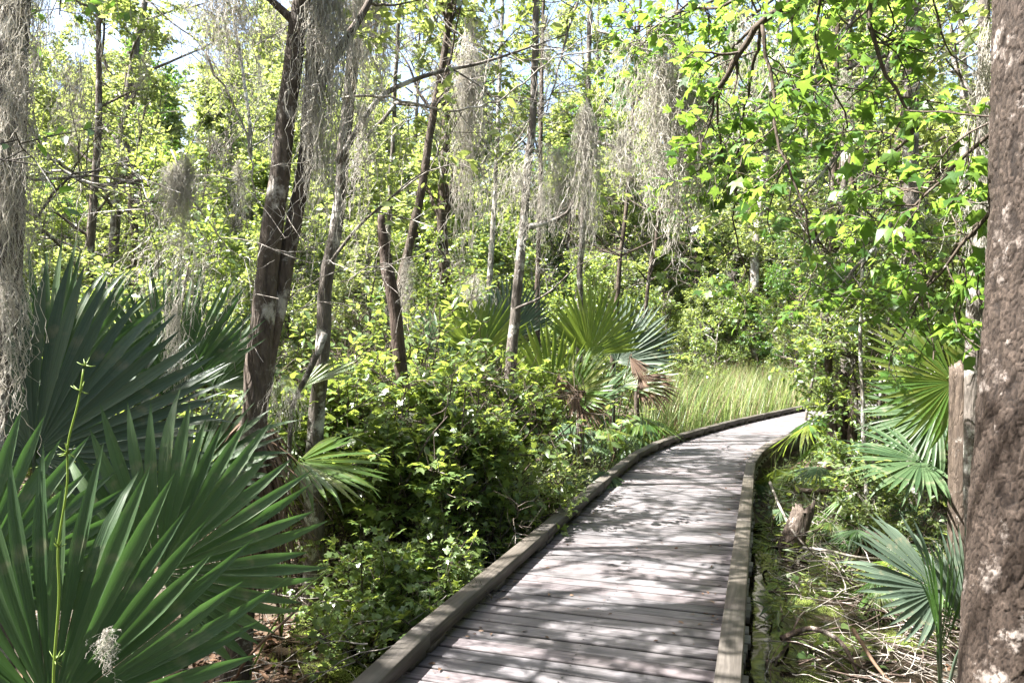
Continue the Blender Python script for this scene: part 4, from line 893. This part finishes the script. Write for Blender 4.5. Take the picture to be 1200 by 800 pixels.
# smaller palmettos: fronds in one mesh each, mesh data shared
def frond_mesh(seed, matk, Rr=.8, nseg=26, spread=1.9, pet=.9):
    rng = np.random.default_rng(seed); mb = MB(); dth = 2 * spread / nseg
    path = walk(rng, (0, 0, 0), (.55, 0, .9), pet, 8, .06, .05); mb.tube(path, np.linspace(.012, .006, len(path)), 5)
    hub, c = path[-1], unit(path[-1] - path[-2] + A(.2, 0, -.25)); y = A(0, 1, 0); n_ = unit(np.cross(c, y)); n_ = n_ if n_[2] > 0 else -n_; y = np.cross(n_, c)
    B = np.stack([c, y, n_], 1)
    for a, lf, bend, roll, t in frond_specs(rng, nseg, spread):
        xs = np.array([.03, .2, .42, .6, .75, .88, 1.0]); split = .42; ww = np.where(xs < split, xs * math.tan(dth / 2), split * math.tan(dth / 2) * (1 - (np.clip(xs - split, 0, 1) / (1 - split)) ** 1.5))
        z = -rng.uniform(.02, .35) * xs ** 2.4 - .3 * abs(t) ** 1.5 * xs
        V = np.stack([np.repeat(xs, 3), np.stack([-ww, ww * 0, ww], 1).ravel(), np.repeat(z, 3) + np.stack([.35 * ww, ww * 0, .35 * ww], 1).ravel()], 1) * Rr * A(lf, 1, 1)
        ca, sa = cos(a + bend), sin(a + bend); V = V @ np.array([[ca, sa, 0], [-sa, ca, 0], [0, 0, 1]]); V = V @ B.T + hub
        T = []
        for k_ in range(len(xs) - 1):
            for c_ in (0, 1): T += [(k_ * 3 + c_, k_ * 3 + c_ + 3, k_ * 3 + c_ + 4), (k_ * 3 + c_, k_ * 3 + c_ + 4, k_ * 3 + c_ + 1)]
        mb.add(V, T, rng.uniform(0, 1))
    return mb.mesh('frond', M[matk])
FM = {m_: [frond_mesh(300 + q, m_, pet=.65 + .18 * q, Rr=.68 + .06 * q) for q in range(3)] for m_ in ('palmsun', 'palm', 'palmblue', 'palmdead')}
def small_palmetto(x, y, sc, seed, label, mats=('palmsun', 'palmsun', 'palm'), nf=8, group=None, dead=1, z=None):
    rg = random.Random(seed); e = link('palmetto', None, None, (x, y, float(gz(x, y)) if z is None else z)); e.scale = (sc,) * 3; tag(e, label, 'palmetto', group)
    for k_ in range(nf):
        mk = 'palmdead' if k_ < dead else mats[rg.randrange(len(mats))]
        ob = link('frond', FM[mk][rg.randrange(3)], e); ob.rotation_euler = (rg.uniform(-.15, .15), (rg.uniform(-.3, .35) if mk != 'palmdead' else rg.uniform(.7, 1.1)), k_ * 2.4 + rg.uniform(-.3, .3))
        s_ = rg.uniform(.8, 1.1); ob.scale = (s_,) * 3
    return e
pm = [  # px, Y, scale, label
    (560, 10.2, .95, 'palmetto with yellow tipped fans directly left of the middle trunk'), (650, 9.8, 1.0, 'green palmetto with brown drooping fans right of the middle trunk'),
    (690, 12.6, 1.0, 'large bright palmetto fan cluster near the bend of the boardwalk'), (733, 14.0, 1.1, 'palmetto with dried brown leaves at the end of the thicket'),
    (600, 12.5, 1.15, 'bluish palmetto standing behind the middle trunk'), (510, 11.0, 1.05, 'palmetto half hidden behind the leafy shrubs'), (803, 16.2, .55, 'small upright palmetto by the kerb next to the grass'),
    (930, 9.0, .42, 'small palmetto fans between the kerb and the leaning stump'), (985, 8.4, .5, 'low palmetto fans over the dark wet ground right of the leaning stump'), (1035, 7.4, .5, 'small palmetto left of the big fan near the dark log'), (1075, 6.2, .45, 'small palmetto below the large green fan at right'),
    (1040, 8.8, .7, 'low palmetto in shade at the foot of the trunk clump'), (955, 10.2, .62, 'short stiff palmetto at the right kerb of the boardwalk bend'), (1075, 11.0, 1.0, 'palmetto behind the trunk clump'),
    (905, 10.4, .4, 'tiny palmetto leaning on the right kerb'),
]
for k_, (px, Y_, sc, lb) in enumerate(pm):
    x = (px - 600) / F * Y_
    small_palmetto(x, Y_, sc, 60 + k_, lb, ('palmblue', 'palm', 'palmsun') if k_ in (4, 5) else ('palmsun', 'palmsun', 'palm'), 10 if sc > .9 else 7, dead=2 if k_ in (1, 3) else (1 if k_ == 2 else 0))
rf = random.Random(17); k_ = 0
while k_ < 28:
    y = rf.uniform(10, 32); x = rf.uniform(-.75 * y, .75 * y)
    if deck_dist(x, y)[0] < 1.8 or blocks(x, y, .2, 1.6, .8): continue
    if 3 < x < 10.5 and 14 < y < 27: continue
    small_palmetto(x, y, rf.uniform(.8, 1.2), 500 + k_, 'palmetto growing on the forest floor deep in the woods', nf=6, group='palmettos in the far understory', dead=0); k_ += 1

# ------------------------------------------------------------------ dead fibre skirt, broken pole, stumps, logs
def fibre_skirt(loc, label, n_=260, H=.55, Rr=.22, seed=3):
    rng = np.random.default_rng(seed); e = link('dead_palm_skirt', None, None, loc); tag(e, label, 'dead palm')
    mb = MB()
    for q in range(n_):
        a = rng.uniform(0, 2 * pi); r0 = .05; p0 = A(cos(a) * r0, sin(a) * r0, H * rng.uniform(.35, 1)); d = A(cos(a), sin(a), rng.uniform(-1.6, -.2))
        pts = walk(rng, p0, d, H * rng.uniform(.5, 1), 6, .12, .22); w_ = rng.uniform(.004, .012); tg = unit(np.gradient(pts, axis=0)); sdv = unit(np.cross(tg, A(0, 0, 1)))
        ww = w_ * np.linspace(1.2, .2, len(pts))[:, None]; V = np.stack([pts - sdv * ww, pts + A(0, 0, .002), pts + sdv * ww], 1).reshape(-1, 3); T = []
        for k_ in range(len(pts) - 1):
            for c_ in (0, 1): T += [(k_ * 3 + c_, k_ * 3 + c_ + 3, k_ * 3 + c_ + 4), (k_ * 3 + c_, k_ * 3 + c_ + 4, k_ * 3 + c_ + 1)]
        mb.add(V, T, rng.uniform(0, 1))
    tag(link('fibres', mb.mesh('fibres', M['palmdead']), e), kind='stuff')
    mb = MB(); mb.tube([(0, 0, 0), (0, 0, H * .5), (0, 0, H)], [.11, .10, .06], 10); link('trunk', mb.mesh('trunk', M['bark_red'], True), e)
    return e
fibre_skirt(P(292, 650, 4.75), 'reddish brown dead palm fibres bunched at the base of the forked tree', 420, .85, .25, 3)
fibre_skirt(ground_at(P(1008, 560, 9.3)) , 'brown ragged fibre clump beside the trunk clump', 160, .8, .2, 4)
fibre_skirt(ground_at(P(1020, 560, 7.4)), 'brown shredded palm boot near the low plants at right', 120, .55, .2, 6)
def pole(name, px, y0, Y_, r_, label, mat, cat, lean=0.0, bark=True):
    top_ = P(px, y0, Y_); b_ = ground_at(top_); b_[0] += lean; rng = np.random.default_rng(int(px)); n_ = 26; k_ = 40
    t = np.linspace(0, 1, k_); V = []
    for i_ in range(k_):
        c = b_ * (1 - t[i_]) + top_ * t[i_]
        for j_ in range(n_):
            a = j_ * 2 * pi / n_; rr = r_ * (1.15 - .2 * t[i_]) * (1 + .09 * (vnoise(A(j_ * .9), A(t[i_] * 3), 4)[0] - .5) + .06 * sin(a * 5))
            z = c[2] + (0 if i_ < k_ - 1 else (hash2(A(j_), A(px))[0] - .35) * .14 + .05 * cos(a))
            V.append((c[0] + rr * cos(a) - b_[0], c[1] + rr * sin(a) - b_[1], z - b_[2]))
    T = []
    for i_ in range(k_ - 1):
        for j_ in range(n_):
            a = i_ * n_ + j_; bb = i_ * n_ + (j_ + 1) % n_; T += [(a, bb, bb + n_), (a, bb + n_, a + n_)]
    V.append((top_[0] - b_[0], top_[1] - b_[1], top_[2] - b_[2] - .05)); T += [((k_ - 1) * n_ + j_, (k_ - 1) * n_ + (j_ + 1) % n_, len(V) - 1) for j_ in range(n_)]
    mb = MB(); mb.add(V, T); o_ = link(name, mb.mesh(name, mat, True), None, b_); return tag(o_, label, cat)
pole('snapped_snag', 1128, 434, 6.2, .10, 'broken off trunk with jagged top left of the big plated trunk', M['bark_dark'], 'snag')
pole('snapped_snag', 1142, 480, 5.9, .06, 'pale lichen covered stub joined close to the jagged broken trunk', M['bark_grey'], 'snag')
pole('tree_stump', 942, 596, 8.2, .12, 'leaning reddish stump beside the boardwalk bend', M['bark_brown'], 'stump', -.25)
pole('tree_stump', 985, 440, 10.9, .17, 'dark hollow stump in the middle of the trunk clump', M['bark_dark'], 'stump')
def stick(name, pts, r_, label, mat, cat, group=None, n=8):
    q = catmull(np.asarray(pts, float), .05); b_ = q[0].copy(); rg = np.random.default_rng(len(label)); q[:, 2] += (vnoise(np.arange(len(q)) * .2, np.full(len(q), r_ * 77)) - .5) * .03
    mb = MB(); mb.tube(q - b_, np.linspace(r_, r_ * .55, len(q)), n); o_ = link(name, mb.mesh(name, M[mat], True), None, b_); return tag(o_, label, cat, group)
def GP(x, y, h=0.0):     # pixel on the ground
    Y_ = F * (CAMZ - h) / (y - 405); return P(x, y, Y_)
stick('fallen_branch', [GP(915, 748, .1), GP(950, 735, .16), GP(985, 752, .14), GP(1005, 790, .05)], .022, 'curved brown branch lying in the duckweed beside the kerb', 'bark_red', 'branch')
stick('fallen_branch', [GP(999, 735, .22), GP(1020, 770, .15), GP(1045, 798, .1)], .016, 'straight pale dead stem leaning at lower right', 'palmdead', 'branch')
stick('fallen_branch', [GP(945, 655, .2), GP(975, 660, .2), GP(990, 690, .1), GP(960, 692, .1)], .008, 'thin bent twig above the tangle right of the kerb', 'twig', 'branch')
stick('fallen_branch', [GP(902, 565, .3), GP(912, 590, .3), GP(928, 620, .2), GP(945, 640, .1)], .02, 'pale crooked root hanging beside the right kerb', 'twig', 'branch')
stick('fallen_branch', [GP(930, 575, .3), GP(1000, 580, .3), GP(1080, 600, .3)], .04, 'dark log lying across the ground behind the low plants', 'bark_dark', 'log')
stick('fallen_branch', [GP(940, 640, .2), GP(1000, 650, .2), GP(1060, 660, .1)], .016, 'long grey stick lying across the tangle', 'twig', 'branch')
stick('fallen_branch', [GP(290, 795, .1), P(330, 720, 3.8), P(390, 665, 3.9)], .007, 'thin straight stem slanting up over the leaf litter at lower left', 'vine', 'branch')
stick('fallen_branch', [GP(270, 800, .2), P(300, 762, 3.5), P(352, 712, 3.7)], .010, 'pinkish dry stem slanting beside the front palmetto', 'palmdead', 'branch')
0 and stick('fallen_branch', [P(480, 395, 7.0), P(505, 430, 6.8), P(560, 445, 6.6), P(610, 480, 6.4)], .022, 'dark sagging branch crossing behind the leafy shrubs', 'bark_dark', 'branch')
stick('dead_twig', [P(20, 120, 3.2), P(70, 200, 3.4), P(150, 230, 3.6)], .005, 'fine grey twig reaching right from the leftmost trunk', 'twig', 'twig')

# bare twigs in the mid air belong to dead branches
def dead_branch(pl, Ys, r_, label, seed, nsub=9):
    rng = np.random.default_rng(seed); q = catmull(np.array(PX(pl, Ys)), .08); q[1:] += rng.normal(0, .008, (len(q) - 1, 3)); b_ = q[0].copy(); mb = MB(); q = q - b_
    mb.tube(q, np.linspace(r_, r_ * .3, len(q)), 6)
    for k_ in range(nsub):
        p0, tg = at(q, rng.uniform(.15, 1)); t1 = walk(rng, p0, side_dir(rng, tg, .9, .1), rng.uniform(.3, .9), 6, .35, .03); mb.tube(t1, np.linspace(r_ * .35, .0018, len(t1)), 4, cap=False)
        for z in range(4):
            p1, tg1 = at(t1, rng.uniform(.2, 1)); t2 = walk(rng, p1, side_dir(rng, tg1, .9, 0), rng.uniform(.12, .4), 4, .4, .03); mb.tube(t2, [.0022] * len(t2), 3, cap=False)
    return tag(link('dead_branch', mb.mesh('dead_branch', M['twig'], True), None, b_), label, 'branch')
DB = [([(400, 115), (450, 112), (520, 128), (580, 118), (660, 60), (700, 35)], 6.0, .012, 'long bare grey branch crossing between the mossy trunk and the middle tree'),
      ([(440, 250), (480, 215), (530, 192), (590, 205)], 6.4, .010, 'bare forked branch above the reddish snag'),
      ([(240, 60), (265, 110), (290, 160), (300, 240)], 4.8, .010, 'bare pale branch left of the forked tree'),
      ([(200, 175), (230, 240), (280, 300), (310, 310)], 4.2, .006, 'thin drooping branch left of the forked tree holding moss'),
      ([(230, 395), (290, 400), (350, 340), (430, 300)], 4.9, .006, 'thin bare branch crossing low in front of the forked trunk'),
      ([(700, 35), (760, 60), (800, 62), (860, 80)], 5.0, .009, 'pale bare branch above the large hanging moss'),
      ([(930, 0), (915, 60), (880, 130), (830, 200)], 6.0, .008, 'thin dark branch hanging among the sweetgum leaves'),
      ([(170, 0), (230, 50), (270, 100), (320, 150)], 5.2, .007, 'fine branch crossing the white sky gap at upper left'),
      ([(400, 330), (440, 312), (490, 300), (520, 290)], 6.6, .007, 'short bare twig above the leafy shrubs'),
      ([(60, 200), (120, 215), (190, 222)], 4.0, .008, 'dark bare branch left of the hanging moss pair'),
      ([(500, 0), (540, 40), (610, 70), (700, 60), (760, 70)], 7.0, .010, 'grey dead branch high above the moss column'),
      ([(545, 20), (548, 60), (550, 100)], 6.9, .006, 'short dead twig from which the long moss column hangs')]
for k_, (pl, Y_, r_, lb) in enumerate(DB): dead_branch(pl, Y_, r_, lb, 700 + k_)

# ------------------------------------------------------------------ spanish moss
def moss_mesh(seed, Wd, L_, n_=150, k_=20, curl=.010, rad=.0013, taper=True):
    rng = np.random.default_rng(seed)
    r0 = rng.normal(0, 1, (n_, 2)) * Wd * .32; ln = L_ * rng.beta(1.6, 2.0, n_) * .9; st = rng.uniform(0, .75, n_) * L_ * rng.random(n_)
    t = np.linspace(0, 1, k_)
    z = -st[:, None] - ln[:, None] * t[None]
    dx = np.cumsum(rng.normal(0, 1, (n_, k_, 2)) * curl * L_ ** .5 * 1.6, axis=1); fr = rng.uniform(15, 40, (n_, 1)); ph = rng.uniform(0, 6, (n_, 1)); am = rng.uniform(.003, .014, (n_, 1))
    sh_ = .35 + .95 * np.sin(np.clip(-z / L_, 0, 1) * pi * .75) ; x = r0[:, :1] * sh_ + dx[..., 0] + np.sin(z * fr + ph) * am; y = r0[:, 1:] * sh_ + dx[..., 1] + np.cos(z * fr + ph) * am
    C = np.stack([x, y, z], -1)
    # short side curls
    m_ = n_ * 5; pi_ = rng.integers(0, n_, m_); pk = rng.integers(1, k_ - 1, m_); o0 = C[pi_, pk]; kk = 6
    d = unit(rng.normal(0, 1, (m_, 1, 3)) + A(0, 0, -.7)); tt = np.linspace(0, 1, kk)[None, :, None]; cl = rng.uniform(.02, .07, (m_, 1, 1))
    C2 = o0[:, None] + d * tt * cl + rng.normal(0, .35, (m_, 1, 3)) * (tt ** 2) * cl + A(0, 0, -.5) * tt ** 2 * cl
    mb = MB()
    for Cc, rr in ((C, rad), (C2, rad * .75)):
        a_, b_ = Cc.shape[:2]; tri = np.array([[1, 0, 0], [-.5, .87, .3], [-.5, -.87, -.3]]) * rr
        V = (Cc[:, :, None] + tri[None, None]).reshape(-1, 3)
        base = (np.arange(a_)[:, None, None] * b_ + np.arange(b_ - 1)[None, :, None]) * 3 + np.zeros((1, 1, 3), int); q = np.arange(3)[None, None]; q2 = (q + 1) % 3
        A_ = (base + q).ravel(); B_ = (base + q2).ravel(); C_ = (base + 3 + q2).ravel(); D_ = (base + 3 + q).ravel()
        mb.add(V, np.concatenate([np.stack([A_, B_, C_], 1), np.stack([A_, C_, D_], 1)]), np.repeat(rng.uniform(0, 1, a_), b_ * 3))
    return mb.mesh('moss', M['moss'])
MO = [moss_mesh(801, .15, 1.0, 85, rad=.0020), moss_mesh(802, .26, .8, 95, rad=.0020), moss_mesh(803, .11, 1.2, 70, rad=.0020), moss_mesh(804, .42, .55, 80, rad=.0018), moss_mesh(805, .17, 1.0, 200, rad=.0020), moss_mesh(806, .34, .9, 220, rad=.0021, curl=.013)]
ms = [  # px, top y, distance, mesh, (width, length) scale, label
    (550, 55, 6.8, 4, 1.25, 1.85, 'long narrow moss column hanging left of the middle tree'),
    (552, 20, 6.9, 0, 1.0, 1.0, 'upper tuft of moss above the long moss column'),
    (685, 120, 6.4, 4, 1.0, 1.15, 'slim moss tuft hanging right of the middle tree'),
    (782, 60, 4.5, 5, 1.0, 1.2, 'large bright moss curtain hanging below the sweetgum leaves'),
    (800, 90, 4.6, 4, 1.1, .95, 'right half of the bright moss curtain'),
    (760, 40, 4.8, 3, 1.1, 1.2, 'wide thin moss veil at the top right of centre'),
    (640, 165, 7.2, 3, 1.4, 1.5, 'ragged moss sheet draped on the branch of the middle tree'),
    (600, 190, 7.4, 3, 1.2, 1.4, 'thin moss veil left of the middle trunk'),
    (655, 170, 7.1, 1, .7, .8, 'moss cluster beside the slim tuft'),
    (204, 190, 3.9, 4, .6, .42, 'short dark moss tuft, left one of the hanging pair'),
    (219, 178, 3.95, 4, .5, .45, 'moss tuft, right one of the hanging pair'),
    (215, 270, 4.1, 3, .9, .9, 'wispy moss hanging in front of the shaded palmetto'),
    (205, 350, 4.0, 0, .5, .6, 'moss strand hanging down beside the shaded palmetto'),
    (262, -40, 4.6, 1, 1.1, 1.1, 'thick moss mass at the top left of the forked tree'),
    (290, -60, 4.5, 1, 1.2, 1.0, 'moss mass touching the forked tree at the top'),
    (385, -60, 4.6, 4, 1.2, 1.5, 'moss hanging from the right stem of the forked tree'),
    (375, -30, 4.5, 0, 1.0, 1.3, 'moss running down the right stem of the forked tree'),
    (368, 90, 4.5, 0, .7, .8, 'lower moss clinging to the right stem of the forked tree'),
    (415, -80, 6.0, 5, 1.1, 1.6, 'thick grey moss around the upper mossy trunk'),
    (437, -60, 6.1, 0, 1.4, 1.5, 'moss hanging right of the mossy trunk'),
    (425, 120, 5.9, 2, 1.1, .9, 'trailing moss below the thick mass on the mossy trunk'),
    (20, -90, 3.15, 0, .9, 1.1, 'moss at the very top of the leftmost trunk'),
    (22, 60, 3.1, 0, .8, .9, 'moss halfway down the leftmost trunk'),
    (14, 190, 3.1, 1, .45, .8, 'moss on the lower half of the leftmost trunk'),
    (8, 310, 3.05, 0, .7, .7, 'lowest moss fringe of the leftmost trunk beside the blue green fan'),
    (60, -30, 4.8, 3, 1.0, 1.4, 'thin moss veil right of the leftmost trunk'), (90, 60, 5.5, 0, 1.0, 1.0, 'long thin moss strand against the trees at upper left'),
    (333, 440, 4.4, 3, .4, .6, 'grey moss snagged at the base of the forked tree'),
    (125, 735, 1.75, 2, .20, .08, 'small moss scrap lying on the front palmetto leaf'),
    (1158, 20, 3.9, 0, 1.0, 1.4, 'moss hanging on the thin trunk close behind the big trunk'), (1150, 190, 4.2, 1, .5, 1.0, 'moss on the lower part of the thin trunk behind the big trunk'),
    (870, 20, 5.6, 3, .9, 1.3, 'thin moss strands among the sweetgum leaves'), (990, 80, 5.4, 2, .7, .5, 'small moss tuft among the star shaped leaves'),
    (730, 150, 6.9, 5, .6, .7, 'moss cluster between the slim tuft and the bright curtain'), (475, 300, 8.5, 0, 1.0, .9, 'moss on the reddish snag'), (557, 320, 9.4, 1, .9, .6, 'moss tuft hanging in front of the palmettos'),
]
for k_, (px, ty, Y_, mi, sw, sl, lb) in enumerate(ms):
    sw *= .85
    o_ = link('spanish_moss', MO[mi], None, P(px, ty, Y_), (k_ * 1.3) % 6.28); o_.scale = (sw, sw, sl); tag(o_, lb, 'moss')
rf = random.Random(3)
for k_ in range(30):
    y = rf.uniform(9, 20); px = rf.uniform(20, 800); ty = rf.uniform(-60, 220)
    o_ = link('spanish_moss', MO[rf.randrange(4)], None, P(px, ty, y), rf.uniform(0, 6.28)); o_.scale = (rf.uniform(.7, 1.1),) * 2 + (rf.uniform(.5, 1.2),)
    tag(o_, 'grey moss hanging from branches in the depth of the forest', 'moss', 'moss tufts in the far trees')

# ------------------------------------------------------------------ vine in front
q = catmull(np.array(PX([(70, 900), (64, 800), (70, 700), (69, 640), (79, 570), (80, 520), (92, 470), (99, 425)], 1.72)), .02); b_ = q[0].copy()
mb = MB(); mb.tube(q - b_, np.linspace(.0032, .0020, len(q)), 6); vn = link('climbing_vine', None, None, b_); tag(vn, 'yellow green vine stem rising in front of the lower left palmetto fan', 'vine'); link('stem', mb.mesh('stem', M['vine'], True), vn)
rng = np.random.default_rng(9)
for (x_, y_) in ((69, 640), (80, 530), (95, 458), (66, 772), (100, 428)):
    mb = MB(); c = P(x_, y_, 1.72) - b_
    for k_ in range(int(rng.integers(5, 12))):
        d = unit(rng.normal(0, 1, 3)) * rng.uniform(.5, 1.1); mb.tube([c, c + d * .012, c + d * .024 + A(0, 0, .004)], [.0018, .0013, .0005], 4)
    link('bud', mb.mesh('bud', M['vine'], True), vn)

# ------------------------------------------------------------------ ground cover
def blades(name, pts, h, wd, lean, mat, seed, label, seg=5):
    rng = np.random.default_rng(seed); n_ = len(pts); hh = h * rng.uniform(.55, 1.15, n_); a = rng.uniform(0, 2 * pi, n_); d = np.stack([np.cos(a), np.sin(a), np.zeros(n_)], 1); sdv = np.stack([-np.sin(a), np.cos(a), np.zeros(n_)], 1)
    ln = rng.uniform(.1, 1, n_) * lean; t = np.linspace(0, 1, seg)
    C = pts[:, None] + A(0, 0, 1) * (hh[:, None, None] * (t[None, :, None] - .25 * ln[:, None, None] * t[None, :, None] ** 3)) + d[:, None] * (hh * ln)[:, None, None] * (t ** 2)[None, :, None]
    wv = wd * rng.uniform(.6, 1.2, n_)[:, None, None] * (1 - t ** 1.6 * .93)[None, :, None]
    V = np.stack([C - sdv[:, None] * wv, C + sdv[:, None] * wv], 2).reshape(-1, 3)
    base = (np.arange(n_)[:, None] * seg + np.arange(seg - 1)[None]).ravel() * 2
    T = np.concatenate([np.stack([base, base + 1, base + 3], 1), np.stack([base, base + 3, base + 2], 1)])
    mb = MB(); mb.add(V, T, np.repeat(rng.uniform(0, 1, n_), seg * 2)); o_ = link(name, mb.mesh(name, mat)); return tag(o_, label, 'grass', kind='stuff')
rng = np.random.default_rng(13)
n_ = 26000; x = rng.uniform(2.0, 12.5, n_); y = rng.uniform(13.0, 29, n_); dd = deck_dist(x, y)
side_left = x < np.interp(y, CEN[:, 1], CEN[:, 0]); k_ = (dd > 1.05) & side_left & (dd < 6 + 2 * vnoise(x, y, 4)) & (vnoise(x * 1.1, y * 1.1, 6) > .30) & (x > 2.2 + (y - 13) * .16); x, y = x[k_], y[k_]
blades('tall_grass', np.stack([x, y, gz(x, y)], 1), 1.55, .009, .6, M['grass'], 14, 'bright tall marsh grass beyond the kerb at the boardwalk bend')
q_ = rng.choice(len(x), 2200, replace=False); blades('dead_stalks', np.stack([x, y, gz(x, y)], 1)[q_], 1.8, .006, .9, M['litter'], 24, 'brown dead stalks standing among the bright marsh grass')
n_ = 9000; x = rng.uniform(-3, 9, n_); y = rng.uniform(4.5, 22, n_); dd = deck_dist(x, y); k_ = (dd > 1.02) & (dd < 2.3) & (vnoise(x * 1.1, y * 1.1, 16) > .55) & (y > 7); x, y = x[k_], y[k_]
blades('kerbside_grass', np.stack([x, y, gz(x, y)], 1), .55, .006, .9, M['grass'], 15, 'green grass blades growing in clumps along the boardwalk kerbs')
# leaf litter
n_ = 16000; x = np.r_[rng.uniform(-5, 7, n_), rng.uniform(-2.4, .2, 7000)]; y = np.r_[1 + rng.uniform(0, 1, n_) ** 1.5 * 14, rng.uniform(2.8, 6.0, 7000)]; dd = deck_dist(x, y); k_ = (dd > .97) & (gz(x, y) > -.03); x, y = x[k_], y[k_]
p_ = np.stack([x, y, gz(x, y) + .006 + rng.uniform(0, .02, len(x))], 1); fw = rng.normal(0, 1, (len(x), 3)) * A(1, 1, .25); nr = A(0, 0, 1) + rng.normal(0, .35, (len(x), 3))
mb = MB(); mb.scatter(OVAL, p_, fw, nr, rng.uniform(.03, .09, len(x)), rng.uniform(0, 1, len(x)) ** 1.5); tag(link('leaf_litter', mb.mesh('leaf_litter', M['litter'])), 'brown dead leaves scattered over the swamp floor', 'leaf litter', kind='stuff')
# a few dry leaves lying on the boards
n_ = 420; ii = rng.integers(60, 420, n_); off = np.where(rng.random(n_) < .65, rng.choice([-1, 1], n_) * rng.uniform(.55, .76, n_), rng.uniform(-.7, .7, n_)); q = CEN[ii] + CN[ii] * off[:, None]
p_ = np.c_[q, np.full(n_, DECKZ + .008)]; mb = MB(); mb.scatter(OVAL, p_, rng.normal(0, 1, (n_, 3)) * A(1, 1, .1), A(0, 0, 1) + rng.normal(0, .3, (n_, 3)), rng.uniform(.012, .045, n_), rng.uniform(0, 1, n_)); tag(link('fallen_leaves', mb.mesh('fallen_leaves', M['litter'])), 'small dry leaves fallen on the boardwalk planks', 'leaves', kind='stuff')
# twig tangle on both sides
def tangle(name, cnt, xr, yr, seed, label, mat, hmax=.22, rmax=.006):
    rng = np.random.default_rng(seed); mb = MB(); k_ = 0
    while k_ < cnt:
        x, y = rng.uniform(*xr), rng.uniform(*yr)
        if deck_dist(x, y)[0] < 1.0: continue
        a = rng.uniform(0, 2 * pi); t_ = walk(rng, (x, y, float(gz(x, y)) + rng.uniform(.0, hmax)), (cos(a), sin(a), rng.uniform(-.15, .35)), rng.uniform(.15, .8), 6, .35, .03)
        if deck_dist(t_[-1, 0], t_[-1, 1])[0] < 1.0: continue
        r_ = rng.uniform(.0015, rmax); mb.tube(t_, np.linspace(r_, r_ * .4, len(t_)), 4, cap=False); k_ += 1
    tag(link(name, mb.mesh(name, M[mat], True)), label, 'twigs', kind='stuff')
tangle('twig_tangle', 1700, (1.2, 5.2), (3.0, 10), 61, 'tangle of fine dead twigs on the wet ground right of the boardwalk', 'twig')
tangle('root_tangle', 800, (1.2, 4.6), (3.0, 9), 62, 'brown roots and vines over the duckweed right of the boardwalk', 'bark_red', .16, .012)
tangle('dead_twigs', 600, (-4, 1.2), (3.4, 9.5), 63, 'dead twigs under the shrubs left of the boardwalk', 'twig', .5)
# low herbs
def herb_mesh(seed, tmpl, mat, n_=70, H=.28, Rr=.22, size=.05):
    rng = np.random.default_rng(seed); mb = MB(); a = rng.uniform(0, 2 * pi, n_); r_ = np.sqrt(rng.uniform(0, 1, n_)) * Rr; z = H * rng.uniform(.15, 1, n_) * (1 - .5 * r_ / Rr)
    p_ = np.stack([np.cos(a) * r_, np.sin(a) * r_, z], 1); fw = np.stack([np.cos(a), np.sin(a), rng.uniform(-.3, .3, n_)], 1) + rng.normal(0, .3, (n_, 3)); mb.scatter(tmpl, p_, fw, A(0, 0, 1) + rng.normal(0, .35, (n_, 3)), size * rng.uniform(.6, 1.3, n_), rng.uniform(0, 1, n_))
    for q in range(0, n_, 5): mb.tube([(0, 0, 0), p_[q] * .5 + A(0, 0, .02), p_[q]], [.002, .0018, .001], 3, cap=False)
    return mb.mesh('herb', M[mat])
HB = [herb_mesh(71, OVAL, 'forest'), herb_mesh(72, OVAL, 'maple', 50, .2, .2, .045), herb_mesh(73, NARROW, 'forest', 60, .4, .25, .16), herb_mesh(74, TRI, 'maple', 60, .3, .25, .05)]
rf = random.Random(23); k_ = 0
while k_ < 295:
    if rf.random() < .62: y = 3.2 + rf.random() ** 1.3 * 9; x = rf.uniform(1.2, 6)
    else: y = rf.uniform(5, 20); x = rf.uniform(-8, 6)
    d_ = deck_dist(x, y)[0]
    if d_ < 1.08: continue
    if 1.5 < x < 3.6 and 3 < y < 5.2 and rf.random() < .6: continue
    if x < 1 and y < 8: continue
    if x < 3.4 and y < 6.5 and rf.random() < .7: continue
    o_ = link('low_plant', HB[rf.randrange(4)], None, (x, y, float(gz(x, y)) - .02), rf.uniform(0, 6.28), rf.uniform(.6, 1.5)); k_ += 1
    tag(o_, 'small leafy plant growing on the swamp floor beside the boardwalk', 'plant', 'low plants on the swamp floor')
o_ = link('leafy_sprig', HB[0], None, P(1005, 568, 6.6), 1.0, 1.3); tag(o_, 'bright sunlit leaf sprig above the dark log', 'plant')
print('objects', len(bpy.data.objects), 'tris', sum(len(m_.polygons) for m_ in bpy.data.meshes))
